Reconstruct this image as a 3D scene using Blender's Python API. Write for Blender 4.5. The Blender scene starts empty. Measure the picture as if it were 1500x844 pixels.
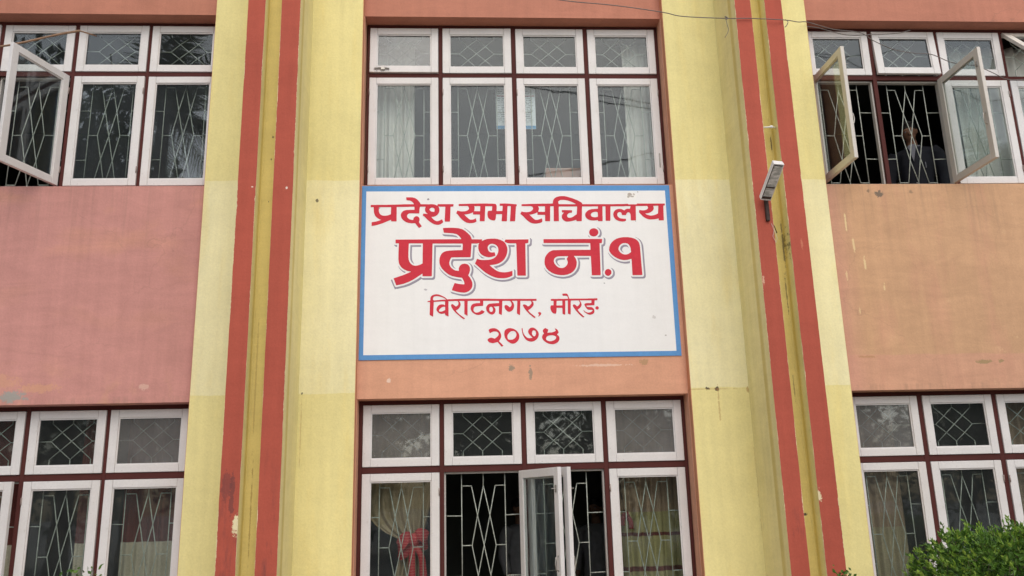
import bpy, bmesh, math, random
from mathutils import Vector, Matrix, noise as mnoise
R = math.radians
random.seed(7)
S = bpy.context.scene
COL = S.collection

# ------------------------------------------------------------------ camera
YAW, PITCH, ROLL = R(3.453), R(14.291), R(-1.418)
fw = Vector((math.sin(YAW)*math.cos(PITCH), math.cos(YAW)*math.cos(PITCH), math.sin(PITCH)))
rt = Vector((math.cos(YAW), -math.sin(YAW), 0))
up = rt.cross(fw)
r2 = math.cos(ROLL)*rt + math.sin(ROLL)*up
u2 = -math.sin(ROLL)*rt + math.cos(ROLL)*up
camd = bpy.data.cameras.new('camera'); camd.sensor_width = 36; camd.lens = 30.0; camd.clip_end = 2000
cam = bpy.data.objects.new('camera', camd); COL.objects.link(cam)
m = Matrix((r2, u2, -fw)).transposed().to_4x4(); m.translation = (0, -7.3, 1.6)
cam.matrix_world = m
S.camera = cam

# ------------------------------------------------------------------ light
SUN_EL, SUN_AZ = R(46), R(173)          # azimuth clockwise from +Y: behind the camera, to its right
world = bpy.data.worlds.new('World'); S.world = world; world.use_nodes = True
wn = world.node_tree
sky = wn.nodes.new('ShaderNodeTexSky'); sky.sky_type = 'NISHITA'; sky.sun_disc = False
sky.sun_elevation = SUN_EL; sky.sun_rotation = SUN_AZ; sky.air_density = 1.0; sky.dust_density = 2.5; sky.ozone_density = 0.4
bg = wn.nodes['Background']; bg.inputs['Strength'].default_value = 0.13
wn.links.new(sky.outputs[0], bg.inputs[0])
sd = bpy.data.lights.new('sun', 'SUN'); sd.energy = 1.5; sd.angle = R(90); sd.color = (1.0, 0.965, 0.88)
sun = bpy.data.objects.new('sun', sd); COL.objects.link(sun)
sdir = Vector((math.sin(SUN_AZ)*math.cos(SUN_EL), math.cos(SUN_AZ)*math.cos(SUN_EL), math.sin(SUN_EL)))
sun.rotation_euler = sdir.to_track_quat('Z', 'Y').to_euler()
sun.location = sdir*40
S.view_settings.view_transform = 'Standard'; S.view_settings.look = 'None'
S.view_settings.exposure = 0.29; S.view_settings.gamma = 1.0; S.view_settings.use_curve_mapping = False
S.cycles.max_bounces = 8; S.cycles.transparent_max_bounces = 16; S.cycles.diffuse_bounces = 4
S.cycles.caustics_reflective = False; S.cycles.caustics_refractive = False

# ------------------------------------------------------------------ object helpers
def tag(o, label=None, cat=None, group=None, kind=None):
    if label: o['label'] = label
    if cat: o['category'] = cat
    if group: o['group'] = group
    if kind: o['kind'] = kind
    return o

def empty(name, loc=(0, 0, 0), label=None, cat=None, group=None, rz=0, parent=None):
    o = bpy.data.objects.new(name, None); COL.objects.link(o)
    o.location = loc; o.rotation_euler = (0, 0, rz); o.empty_display_size = .2
    if parent: o.parent = parent
    return tag(o, label, cat, group)

def link_mesh(name, me, mat, parent=None, loc=None, rot=None, smooth=False):
    o = bpy.data.objects.new(name, me); COL.objects.link(o)
    if mat: 
        me.materials.clear(); me.materials.append(mat)
    if parent: o.parent = parent
    if loc: o.location = loc
    if rot: o.rotation_euler = rot
    if smooth:
        for p in me.polygons: p.use_smooth = True
    return o

class MB:
    def __init__(s): s.bm = bmesh.new()
    def box(s, x0, x1, y0, y1, z0, z1, bev=0.0, seg=1):
        t = bmesh.new()
        v = [t.verts.new((x, y, z)) for x in (x0, x1) for y in (y0, y1) for z in (z0, z1)]
        for f in ((0,1,3,2), (4,6,7,5), (0,4,5,1), (2,3,7,6), (0,2,6,4), (1,5,7,3)):
            t.faces.new([v[i] for i in f])
        bmesh.ops.recalc_face_normals(t, faces=t.faces)
        if bev:
            bmesh.ops.bevel(t, geom=list(t.edges), offset=bev, segments=seg, affect='EDGES', profile=.5)
        s._merge(t); return s
    def _merge(s, t, mtx=None):
        me = bpy.data.meshes.new('tmp'); t.to_mesh(me); t.free()
        if mtx: me.transform(mtx)
        s.bm.from_mesh(me); bpy.data.meshes.remove(me)
    def obox(s, c, ax, ay, az, hx, hy, hz, bev=0.0):
        t = bmesh.new()
        v = [t.verts.new((x, y, z)) for x in (-hx, hx) for y in (-hy, hy) for z in (-hz, hz)]
        for f in ((0,1,3,2), (4,6,7,5), (0,4,5,1), (2,3,7,6), (0,2,6,4), (1,5,7,3)):
            t.faces.new([v[i] for i in f])
        bmesh.ops.recalc_face_normals(t, faces=t.faces)
        if bev: bmesh.ops.bevel(t, geom=list(t.edges), offset=bev, segments=2, affect='EDGES', profile=.5)
        M = Matrix((ax, ay, az)).transposed().to_4x4(); M.translation = c
        s._merge(t, M); return s
    def tube(s, pts, r, n=6, cap=True, radii=None):
        pts = [Vector(p) for p in pts]; rings = []
        prev = None
        for i, p in enumerate(pts):
            d = (pts[min(i+1, len(pts)-1)] - pts[max(i-1, 0)]).normalized()
            a = Vector((0, 0, 1)) if abs(d.z) < .9 else Vector((0, 1, 0))
            if prev is not None:
                b = prev - d*prev.dot(d)
                a1 = b.normalized() if b.length > 1e-6 else d.cross(a).normalized()
            else: a1 = d.cross(a).normalized()
            prev = a1; b1 = d.cross(a1)
            rr = radii[i] if radii else r
            rings.append([s.bm.verts.new(p + (a1*math.cos(2*math.pi*k/n) + b1*math.sin(2*math.pi*k/n))*rr) for k in range(n)])
        for i in range(len(rings)-1):
            for k in range(n):
                s.bm.faces.new((rings[i][k], rings[i][(k+1) % n], rings[i+1][(k+1) % n], rings[i+1][k]))
        if cap:
            s.bm.faces.new(rings[0][::-1]); s.bm.faces.new(rings[-1])
        return s
    def prism_z(s, poly, z0, z1):
        a = [s.bm.verts.new((x, y, z0)) for x, y in poly]; b = [s.bm.verts.new((x, y, z1)) for x, y in poly]
        n = len(poly)
        for i in range(n): s.bm.faces.new((a[i], a[(i+1) % n], b[(i+1) % n], b[i]))
        s.bm.faces.new(a[::-1]); s.bm.faces.new(b)
        return s
    def ball(s, c, rx, ry=None, rz=None, sub=2):
        t = bmesh.new(); bmesh.ops.create_icosphere(t, subdivisions=sub, radius=1)
        M = Matrix.Diagonal((rx, ry or rx, rz or rx, 1)); M.translation = Vector(c)
        s._merge(t, M); return s
    def build(s, name, mat, parent=None, smooth=False, loc=None, rot=None, recalc=True):
        if recalc: bmesh.ops.recalc_face_normals(s.bm, faces=s.bm.faces)
        me = bpy.data.meshes.new(name); s.bm.to_mesh(me); s.bm.free()
        return link_mesh(name, me, mat, parent, loc, rot, smooth)

# ------------------------------------------------------------------ materials
class NT:
    def __init__(s, name):
        s.m = bpy.data.materials.new(name); s.m.use_nodes = True
        s.t = s.m.node_tree; s.b = s.t.nodes['Principled BSDF']; s.out = s.t.nodes['Material Output']
        tc = s.n('ShaderNodeTexCoord'); s.obj = tc.outputs['Object']
        s._xyz = None
    def n(s, k, **kw):
        nd = s.t.nodes.new(k)
        for a, b in kw.items(): setattr(nd, a, b)
        return nd
    def l(s, a, b): s.t.links.new(a, b)
    def setin(s, sock, v):
        if hasattr(v, 'is_output') or isinstance(v, bpy.types.NodeSocket): s.l(v, sock)
        else: sock.default_value = v
    def math(s, op, a, b=None, c=None, clamp=False):
        nd = s.n('ShaderNodeMath', operation=op); nd.use_clamp = clamp
        s.setin(nd.inputs[0], a)
        if b is not None: s.setin(nd.inputs[1], b)
        if c is not None: s.setin(nd.inputs[2], c)
        return nd.outputs[0]
    def xyz(s):
        if not s._xyz:
            nd = s.n('ShaderNodeSeparateXYZ'); s.l(s.obj, nd.inputs[0]); s._xyz = nd.outputs
        return s._xyz
    def noise(s, scale, detail=4, rough=.55, stretch=None, off=(0, 0, 0), dist=0.0):
        v = s.obj
        mp = s.n('ShaderNodeMapping'); s.l(v, mp.inputs[0])
        if stretch: mp.inputs['Scale'].default_value = stretch
        mp.inputs['Location'].default_value = off
        nd = s.n('ShaderNodeTexNoise'); s.l(mp.outputs[0], nd.inputs['Vector'])
        nd.inputs['Scale'].default_value = scale; nd.inputs['Detail'].default_value = detail
        nd.inputs['Roughness'].default_value = rough; nd.inputs['Distortion'].default_value = dist
        return nd.outputs['Fac']
    def ramp(s, v, a, b, c0=0.0, c1=1.0):
        nd = s.n('ShaderNodeMapRange'); nd.clamp = True
        s.l(v, nd.inputs[0])
        for i, x in enumerate((a, b, c0, c1)): nd.inputs[i+1].default_value = x
        return nd.outputs[0]
    def mix(s, f, a, b):
        nd = s.n('ShaderNodeMix', data_type='RGBA')
        s.setin(nd.inputs[0], f)
        for sk, v in ((nd.inputs[6], a), (nd.inputs[7], b)):
            if isinstance(v, (tuple, list)): sk.default_value = (*v, 1) if len(v) == 3 else v
            else: s.l(v, sk)
        return nd.outputs[2]
    def mul(s, col, f):
        nd = s.n('ShaderNodeMix', data_type='RGBA', blend_type='MULTIPLY'); nd.inputs[0].default_value = 1
        if isinstance(col, (tuple, list)): nd.inputs[6].default_value = (*col, 1)
        else: s.l(col, nd.inputs[6])
        cb = s.n('ShaderNodeCombineColor')
        for i in range(3): s.setin(cb.inputs[i], f)
        s.l(cb.outputs[0], nd.inputs[7])
        return nd.outputs[2]
    def bump(s, h, strength=.3, dist=.01):
        nd = s.n('ShaderNodeBump'); s.l(h, nd.inputs['Height'])
        nd.inputs['Strength'].default_value = strength; nd.inputs['Distance'].default_value = dist
        s.l(nd.outputs[0], s.b.inputs['Normal'])
    def fin(s, col, rough=.8, spec=.3):
        if isinstance(col, (tuple, list)): s.b.inputs['Base Color'].default_value = (*col, 1)
        else: s.l(col, s.b.inputs['Base Color'])
        s.setin(s.b.inputs['Roughness'], rough); s.b.inputs['Specular IOR Level'].default_value = spec
        return s.m
    def spots(s, col, lst, nseed=0):
        # lst: x, z, rx, rz, colour, opacity : irregular stains and chips at fixed places of the wall
        X, Y, Z = s.xyz()
        nz = s.noise(42, 5, .72, off=(nseed, 3, 1)); nb = s.noise(11, 4, .65, off=(nseed, 9, 4))
        nzz = s.math('MULTIPLY_ADD', nz, 2.2, s.math('MULTIPLY', nb, 1.8))
        for (x, z, rx, rz, c, op) in lst:
            dx = s.math('DIVIDE', s.math('SUBTRACT', X, x), rx); dz = s.math('DIVIDE', s.math('SUBTRACT', Z, z), rz)
            d = s.math('SQRT', s.math('ADD', s.math('MULTIPLY', dx, dx), s.math('MULTIPLY', dz, dz)))
            d2 = s.math('ADD', d, s.math('SUBTRACT', nzz, 2.0))
            f = s.math('MULTIPLY', s.ramp(d2, .9, .65), op)
            col = s.mix(f, col, c)
        return col

def plaster(name, base, seed=0, var=.10, streak=.08, spots=(), extra=None, dirt=(.25, .2, .15), dirt_amt=.25, bumpk=.35, trowel=.045, crack=0, rain=0, grain=.045):
    t = NT(name)
    big = t.noise(.55, 5, .6, off=(seed, seed*2, 0)); mid = t.noise(4.5, 5, .6, off=(0, seed, seed)); fine = t.noise(70, 3, .6)
    st = t.noise(2.2, 5, .6, stretch=(6, 6, .35), off=(seed*3, 1, 0))
    col = base
    if extra: col = extra(t, base)
    f = t.math('ADD', t.ramp(big, .3, .7, 1-var, 1+var*.7), t.ramp(mid, .3, .7, -var*.45, var*.45))
    f = t.math('ADD', f, t.ramp(fine, .3, .7, -grain, grain))
    f = t.math('ADD', f, t.ramp(st, .3, .75, streak*.5, -streak))
    col = t.mul(col, f)
    tw = t.noise(3.2, 6, .62, stretch=(.7, .7, 2.6), off=(seed, 7, seed), dist=1.2)
    col = t.mul(col, t.ramp(tw, .3, .72, 1-trowel, 1+trowel))
    if crack:
        vo = t.n('ShaderNodeTexVoronoi', feature='DISTANCE_TO_EDGE'); vm = t.n('ShaderNodeMapping'); t.l(t.obj, vm.inputs[0]); vm.inputs['Location'].default_value = (seed*.37, 0, seed*.61)
        wv = t.n('ShaderNodeTexNoise'); t.l(vm.outputs[0], wv.inputs['Vector']); wv.inputs['Scale'].default_value = 3.5; wv.inputs['Detail'].default_value = 5
        ad = t.n('ShaderNodeMix', data_type='VECTOR'); ad.inputs[0].default_value = .22; t.l(vm.outputs[0], ad.inputs[4]); t.l(wv.outputs['Color'], ad.inputs[5]); t.l(ad.outputs[1], vo.inputs['Vector']); vo.inputs['Scale'].default_value = 1.25
        cm = t.math('MULTIPLY', t.ramp(vo.outputs['Distance'], .0042, .0012), t.ramp(t.noise(.9, 4, .6, off=(seed, 3, 9)), .50, .60, 0, crack))
        col = t.mix(cm, col, (.20, .12, .09))
    if rain:
        X, Y, Z = t.xyz(); rn = t.noise(3, 5, .65, stretch=(7, 7, .22), off=(seed, 8, 1))
        for zt in (4.378, 2.53):
            rm = t.math('MULTIPLY', t.ramp(rn, .50, .72), t.math('MULTIPLY', t.ramp(Z, zt-.75, zt-.02), t.ramp(Z, zt+.02, zt)))
            col = t.mix(t.math('MULTIPLY', rm, rain), col, (.22, .15, .11))
    dm = t.math('MULTIPLY', t.ramp(t.noise(9, 6, .7, off=(seed, 5, 2)), .64, .78), dirt_amt)
    col = t.mix(dm, col, dirt)
    if spots: col = t.spots(col, spots, seed)
    h = t.math('ADD', t.math('MULTIPLY', mid, .8), t.math('ADD', t.math('MULTIPLY', fine, .12), t.math('MULTIPLY', t.noise(1.4, 2, .5, off=(seed, 0, 7)), 1.6)))
    t.bump(h, bumpk, .02)
    return t.fin(col, .82, .25)

YEL = (.775, .69, .325); CREAM = (.82, .76, .47)
def yellow_extra(t, base):
    X, Y, Z = t.xyz()
    wob = t.math('MULTIPLY', t.math('SUBTRACT', t.noise(5, 4, .6), .5), .03)
    zz = t.math('ADD', Z, wob)
    f = t.math('MULTIPLY', t.ramp(zz, 2.522, 2.53), t.ramp(zz, 4.398, 4.390))
    f = t.math('MULTIPLY', f, t.ramp(t.noise(1.2, 4, .6, off=(2, 2, 2)), .3, .7, .75, 1.0))
    col = t.mix(f, base, CREAM)
    # ochre drift of an older coat near the corners and on the upper part
    o = t.math('MULTIPLY', t.ramp(t.noise(1.6, 5, .6, stretch=(3, 3, .5), off=(4, 0, 0)), .52, .72), .35)
    col = t.mix(o, col, (.76, .60, .20))
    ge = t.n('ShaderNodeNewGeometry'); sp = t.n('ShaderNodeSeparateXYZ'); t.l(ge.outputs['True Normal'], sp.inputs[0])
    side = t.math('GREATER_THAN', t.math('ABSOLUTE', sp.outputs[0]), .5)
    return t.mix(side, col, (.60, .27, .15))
DK = (.06, .05, .045); RUST = (.40, .22, .08)
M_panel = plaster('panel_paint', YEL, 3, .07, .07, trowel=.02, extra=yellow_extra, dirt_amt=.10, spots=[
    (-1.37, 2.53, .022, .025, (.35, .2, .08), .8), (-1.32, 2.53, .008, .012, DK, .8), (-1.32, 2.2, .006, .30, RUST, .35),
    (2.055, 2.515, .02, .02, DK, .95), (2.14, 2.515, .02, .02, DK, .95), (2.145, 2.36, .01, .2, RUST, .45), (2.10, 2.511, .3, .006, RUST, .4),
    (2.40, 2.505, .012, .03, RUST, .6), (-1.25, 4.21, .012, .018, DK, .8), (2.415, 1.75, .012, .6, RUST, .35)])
def pil_extra(t, base):
    X, Y, Z = t.xyz()
    g = t.math('MULTIPLY', t.ramp(t.noise(3, 6, .65, stretch=(4, 4, .4), off=(8, 0, 0)), .45, .7), .5)
    col = t.mix(g, base, (.76, .66, .30))
    deep = t.ramp(Y, -.66, -.64)                      # ochre gets deeper at the channel's back
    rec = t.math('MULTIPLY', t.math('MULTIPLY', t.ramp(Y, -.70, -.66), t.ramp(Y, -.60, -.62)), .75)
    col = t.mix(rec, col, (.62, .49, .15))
    bl = t.math('MULTIPLY', t.ramp(t.noise(2.5, 6, .7, stretch=(9, 9, .6), off=(1, 7, 0)), .60, .70), .55)
    low = t.math('MULTIPLY', bl, t.ramp(Z, 2.2, 1.0))
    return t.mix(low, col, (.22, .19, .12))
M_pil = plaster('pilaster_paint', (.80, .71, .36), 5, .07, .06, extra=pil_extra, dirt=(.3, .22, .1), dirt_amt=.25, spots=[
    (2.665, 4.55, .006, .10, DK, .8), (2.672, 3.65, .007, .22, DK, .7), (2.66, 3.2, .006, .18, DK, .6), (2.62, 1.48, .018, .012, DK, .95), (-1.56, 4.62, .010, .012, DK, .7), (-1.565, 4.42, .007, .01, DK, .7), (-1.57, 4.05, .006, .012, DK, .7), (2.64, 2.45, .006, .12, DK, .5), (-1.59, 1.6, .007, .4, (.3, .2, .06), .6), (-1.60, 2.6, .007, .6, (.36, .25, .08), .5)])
def red_mat(name, xa, xb, seed, spots=()):
    def ex(t, base):
        X, Y, Z = t.xyz()
        d = t.math('MINIMUM', t.math('SUBTRACT', X, xa), t.math('SUBTRACT', xb, X))
        n = t.noise(16, 5, .75, off=(seed, 0, 0)); n2 = t.noise(2.3, 3, .6, off=(0, seed, 0))
        e = t.math('SUBTRACT', d, t.math('MULTIPLY', t.ramp(n, .42, .72), t.ramp(n2, .45, .62, .0015, .007)))
        w = t.math('MULTIPLY', t.ramp(e, .0010, -.0004), t.ramp(n2, .36, .5, .25, .9))
        black = t.math('MULTIPLY', t.ramp(t.noise(3.2, 6, .7, stretch=(3, 3, .6), off=(seed, 4, 4)), .56, .72), t.ramp(Z, 2.2, 1.2, 0, .75))
        col = t.mix(black, base, (.13, .05, .05))
        return t.mix(w, col, (.74, .66, .42))
    return plaster(name, (.42, .090, .058), seed, .08, .08, extra=ex, dirt=(.5, .2, .13), dirt_amt=.18, spots=spots)
def pink_extra(t, base):
    X, Y, Z = t.xyz()
    a = t.math('MULTIPLY', t.ramp(t.noise(1.1, 6, .65, stretch=(1, 1, 2.2), off=(3, 1, 0)), .50, .68), t.ramp(Z, 3.3, 4.4, .25, .6))
    col = t.mix(a, base, (.62, .31, .20))
    b = t.math('MULTIPLY', t.ramp(t.noise(2.4, 6, .7, off=(9, 1, 0)), .52, .68), t.ramp(Z, 2.85, 2.55, 0, .65))
    return t.mix(b, col, (.66, .37, .22))
def orange_extra(t, base):
    X, Y, Z = t.xyz()
    zz = t.math('ADD', Z, t.math('MULTIPLY', t.math('SUBTRACT', t.noise(4, 4, .6), .5), .04))
    col = t.mix(t.ramp(zz, 2.80, 2.79, 0, .7), base, (.60, .32, .22))
    a = t.math('MULTIPLY', t.ramp(t.noise(1.3, 6, .65, stretch=(2.5, 2.5, .6), off=(5, 2, 0)), .50, .70), .5)
    col = t.mix(a, col, (.58, .29, .20))
    return t.mix(t.ramp(X, 3.55, 3.3, 0, .55), col, (.58, .30, .235))
M_sal_left = plaster('wall_paint_pink', (.545, .262, .228), 11, .09, .08, extra=pink_extra, crack=.16, rain=.35, trowel=.07, dirt=(.66, .40, .26), dirt_amt=.35, spots=[
    (-3.66, 2.55, .13, .055, (.33, .33, .30), .9), (-3.45, 2.62, .16, .05, (.66, .36, .2), .5), (-3.8, 2.68, .2, .07, (.66, .36, .2), .4), (-2.62, 2.62, .05, .03, (.72, .5, .4), .5)])
M_sal_mid = plaster('wall_paint_peach', (.66, .345, .225), 12, .06, .06, crack=.15, trowel=.06, dirt=(.6, .3, .15), dirt_amt=.25, spots=[
    (.415, 2.733, .035, .035, (.27, .23, .17), .85), (.57, 2.69, .022, .07, (.27, .23, .17), .8), (1.55, 2.76, .05, .03, (.36, .25, .12), .6), (-.62, 2.64, .02, .02, (.85, .7, .6), .6), (1.2, 2.74, .25, .012, (.8, .62, .5), .5)])
M_sal_right = plaster('wall_paint_orange', (.56, .335, .195), 13, .09, .08, extra=orange_extra, crack=.14, rain=.35, trowel=.07, dirt=(.76, .55, .32), dirt_amt=.5, spots=[
    (3.82, 4.285, .05, .035, (.16, .13, .10), .9), (3.72, 4.31, .02, .02, (.2, .15, .1), .7), (4.12, 4.30, .02, .02, (.2, .15, .1), .6), (4.55, 2.72, .07, .018, (.33, .24, .12), .85), (4.71, 2.725, .03, .02, (.33, .24, .12), .85),
    (3.47, 4.0, .010, .10, (.8, .66, .36), .7), (3.52, 3.8, .012, .07, (.8, .66, .36), .6), (3.60, 3.62, .010, .09, (.8, .66, .36), .6), (3.42, 3.5, .012, .07, (.8, .66, .36), .5), (3.75, 3.4, .012, .05, (.8, .66, .36), .5), (3.5, 3.2, .01, .05, (.8, .66, .36), .5), (3.5, 2.78, .10, .012, RUST, .5)])
M_sal_top = plaster('wall_top_terracotta', (.48, .20, .135), 14, .08, .08, crack=.25, trowel=.06, dirt=(.56, .28, .18), dirt_amt=.3)  # darker, redder tone for the wall above the upper windows
M_maroon = plaster('maroon_paint', (.082, .022, .019), 21, .15, .05, dirt=(.25, .14, .12), dirt_amt=.25, bumpk=.15)

def white_wood(name, base, seed, wear=.35, wearc=(.42, .36, .28)):
    t = NT(name)
    a = t.noise(3, 5, .6, off=(seed, 0, 0)); b = t.noise(14, 6, .7, stretch=(1, 1, .5), off=(0, seed, 0)); c = t.noise(60, 4, .6)
    col = t.mul(base, t.math('ADD', t.ramp(a, .3, .7, .94, 1.04), t.ramp(c, .3, .7, -.04, .04)))
    w = t.math('MULTIPLY', t.ramp(b, .62, .74), wear)
    col = t.mix(w, col, wearc)
    ch = t.math('MULTIPLY', t.ramp(t.noise(38, 4, .7, off=(seed, 6, 2)), .665, .70), t.ramp(t.noise(5, 3, .6, off=(2, seed, 5)), .48, .6, .1, 1.0))
    col = t.mix(t.math('MULTIPLY', ch, .8), col, (.20, .14, .10))
    d = t.math('MULTIPLY', t.ramp(t.noise(1.3, 4, .6, off=(seed, seed, 1)), .45, .75), .38)
    col = t.mix(d, col, (.52, .47, .42))
    t.bump(t.math('ADD', b, t.math('MULTIPLY', c, .3)), .2, .003)
    return t.fin(col, .55, .35)
M_sash = white_wood('sash_paint', (.69, .672, .662), 1, .42)
M_sash_old = white_wood('sash_paint_weathered', (.60, .565, .51), 2, .6, (.33, .26, .19))
M_inner = white_wood('inner_frame_paint', (.52, .50, .47), 3, .45)
def simple(name, col, rough=.6, var=.12, scale=12, metal=0, spec=.4):
    t = NT(name); f = t.ramp(t.noise(scale, 4, .6), .3, .7, 1-var, 1+var)
    t.b.inputs['Metallic'].default_value = metal
    return t.fin(t.mul(col, f), rough, spec)
M_grille = simple('grille_paint', (.40, .43, .38), .55, .25, 30)
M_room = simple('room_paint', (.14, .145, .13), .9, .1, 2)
def glass(name, dust, dcol=(.42, .43, .42), refl=.028, seed=0, speck=.5):
    t = NT(name); t.t.nodes.remove(t.b)
    tr = t.n('ShaderNodeBsdfTransparent'); tr.inputs[0].default_value = (.90, .93, .92, 1)
    gl = t.n('ShaderNodeBsdfGlossy'); gl.inputs['Roughness'].default_value = .02; gl.inputs[0].default_value = (.90, .96, 1, 1)
    df = t.n('ShaderNodeBsdfDiffuse'); df.inputs[0].default_value = (*dcol, 1)
    bp = t.n('ShaderNodeBump'); bp.inputs['Strength'].default_value = .02; bp.inputs['Distance'].default_value = .02
    t.l(t.noise(5, 1, .4, off=(seed, 0, 0)), bp.inputs['Height']); t.l(bp.outputs[0], gl.inputs['Normal'])
    lw = t.n('ShaderNodeLayerWeight'); lw.inputs['Blend'].default_value = .5
    f = t.math('MULTIPLY_ADD', t.math('POWER', lw.outputs['Facing'], 3.0), .5, refl)
    m1 = t.n('ShaderNodeMixShader'); t.l(f, m1.inputs[0]); t.l(tr.outputs[0], m1.inputs[1]); t.l(gl.outputs[0], m1.inputs[2])
    n1 = t.ramp(t.noise(3, 5, .65, off=(seed, 2, 0)), .3, .75, dust*.55, dust*1.4)
    sp = t.math('MULTIPLY', t.ramp(t.noise(45, 3, .6, off=(0, seed, 0)), .70, .76), speck)
    m2 = t.n('ShaderNodeMixShader'); t.l(t.math('MAXIMUM', n1, sp), m2.inputs[0]); t.l(m1.outputs[0], m2.inputs[1]); t.l(df.outputs[0], m2.inputs[2])
    t.l(m2.outputs[0], t.out.inputs[0])
    return t.m
M_glass = glass('clear_glass', .03, (.40, .43, .43), seed=1, speck=.45)
M_glass2 = glass('hazy_glass', .022, (.36, .40, .44), seed=2, speck=.4)
M_glassL = glass('mirroring_glass', .04, (.36, .40, .44), .05, seed=6, speck=.3)
M_glassC = glass('clean_glass', .008, seed=8, speck=.35)
M_dusty = glass('dusty_glass', .30, (.30, .295, .29), .06, seed=3, speck=.3)

# ------------------------------------------------------------------ ground
tg = NT('paving')
br = tg.n('ShaderNodeTexBrick'); br.offset = .5; tg.l(tg.obj, br.inputs['Vector']); br.inputs['Scale'].default_value = 2.2
br.inputs['Color1'].default_value = (.40, .375, .34, 1); br.inputs['Color2'].default_value = (.45, .42, .375, 1); br.inputs['Mortar'].default_value = (.22, .20, .18, 1)
br.inputs['Mortar Size'].default_value = .012
M_ground = tg.fin(tg.mul(br.outputs[0], tg.ramp(tg.noise(.4, 6, .6), .3, .7, .8, 1.15)), .9, .2)
g = MB(); g.bm.faces.new([g.bm.verts.new(p) for p in ((-400, -400, 0), (400, -400, 0), (400, 400, 0), (-400, 400, 0))])
tag(g.build('ground', M_ground), kind='structure')

# ------------------------------------------------------------------ the building
B = empty('office_building', (0, 0, 0), 'two storey yellow and salmon office block with red striped pilasters and white casement windows', 'building')
TOP = 7.5
WF, WB = -.14, .12           # wall face / back
UZ0, UZ1 = 4.378, 6.062       # upper window opening
LZ0, LZ1 = .735, 2.487        # lower window opening
def wall(x0, x1, ox0, ox1, mat):
    b = MB()
    b.box(x0, x1, WF, WB, 0, LZ0); b.box(x0, x1, WF, WB, LZ1, UZ0)
    for a, c in ((x0, ox0), (ox1, x1)):
        if c-a > .004:
            b.box(a, c, WF, WB, LZ0, LZ1); b.box(a, c, WF, WB, UZ0, UZ1)
    b.build('wall', mat, B)
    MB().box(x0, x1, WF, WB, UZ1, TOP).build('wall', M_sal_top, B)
wall(-.885, 1.912, -.880, 1.908, M_sal_mid)
wall(-7.6, -2.225, -4.95, -2.2251, M_sal_left)
wall(3.30, 8.6, 3.3001, 6.06, M_sal_right)
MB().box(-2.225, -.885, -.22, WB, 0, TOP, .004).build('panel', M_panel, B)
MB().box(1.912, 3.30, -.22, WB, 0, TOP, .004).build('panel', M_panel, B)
def pilaster(xa, xb, xc, xd, seed):
    b = MB()
    r = .03
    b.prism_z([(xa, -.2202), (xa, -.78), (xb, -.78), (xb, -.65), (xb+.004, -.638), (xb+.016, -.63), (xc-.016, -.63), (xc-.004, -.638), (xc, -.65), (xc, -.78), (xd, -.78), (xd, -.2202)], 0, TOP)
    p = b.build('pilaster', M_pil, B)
    for i, (u, v) in enumerate(((xa, xb), (xc, xd))):
        b = MB(); N = 90
        # the band follows the face: slightly wavy arrises
        sp = []
        if u > 2.6: sp = [(u+.006, 1.62, .022, .06, (.74, .66, .42), .9), (v-.06, 3.62, .012, .05, (.62, .25, .15), .5)]
        elif u > 2: sp = [(u+.012, 3.3, .012, .05, (.7, .5, .35), .6)]
        elif u < -1.7: sp = [(v-.008, 1.505, .04, .085, (.74, .66, .40), 1.0), (v-.03, 4.12, .012, .008, (.8, .7, .6), .9), (u+.09, 1.72, .02, .22, (.12, .05, .05), .6), (u+.05, 1.80, .04, .12, (.14, .05, .05), .5)]
        else: sp = [(v-.05, 4.11, .008, .01, (.8, .7, .6), .9)]
        mat = red_mat('red_band_paint', u, v, 31+i+(5 if u > 0 else 0), sp)
        b.box(u, v, -.783, -.7802, 0, TOP)
        b.build('red_band', mat, p)
pilaster(-1.785, -1.640, -1.505, -1.347, 1)
pilaster(2.410, 2.553, 2.678, 2.830, 2)
MB().box(-7.7, 8.7, -.30, .3, TOP, TOP+.12, .01).build('coping', M_pil, B)
MB().box(-7.6, 8.6, WB+4.4, WB+4.6, 0, TOP).build('back_wall', M_sal_left, B)
MB().box(-7.6, 8.6, WB+.01, WB+4.4, TOP-.2, TOP-.02).build('roof_slab', M_room, B)

# rooms behind the windows
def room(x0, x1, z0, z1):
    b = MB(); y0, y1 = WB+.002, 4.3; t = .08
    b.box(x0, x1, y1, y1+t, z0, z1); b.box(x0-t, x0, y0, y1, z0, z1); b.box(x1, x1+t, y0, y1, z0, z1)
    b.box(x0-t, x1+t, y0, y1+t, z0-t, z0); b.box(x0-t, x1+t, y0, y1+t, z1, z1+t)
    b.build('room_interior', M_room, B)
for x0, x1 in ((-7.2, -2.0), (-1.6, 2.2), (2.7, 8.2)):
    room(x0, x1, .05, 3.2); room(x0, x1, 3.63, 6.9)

# ------------------------------------------------------------------ windows
def member_frame(b, w, h, d, st, rt_, rb, x=0, z=0, y=0, bev=.0025):
    b.box(x, x+st, y, y+d, z, z+h, bev); b.box(x+w-st, x+w, y, y+d, z, z+h, bev)
    b.box(x+st+.0014, x+w-st-.0014, y+.0008, y+d, z+h-rt_, z+h, bev); b.box(x+st+.0014, x+w-st-.0014, y+.0008, y+d, z, z+rb, bev)
    # glazing bead
    k = .010
    b.box(x+st, x+w-st, y+.010, y+.020, z+rb, z+rb+k); b.box(x+st, x+w-st, y+.010, y+.020, z+h-rt_-k, z+h-rt_)
    b.box(x+st, x+st+k, y+.010, y+.020, z+rb+k, z+h-rt_-k); b.box(x+w-st-k, x+w-st, y+.010, y+.020, z+rb+k, z+h-rt_-k)

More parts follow.
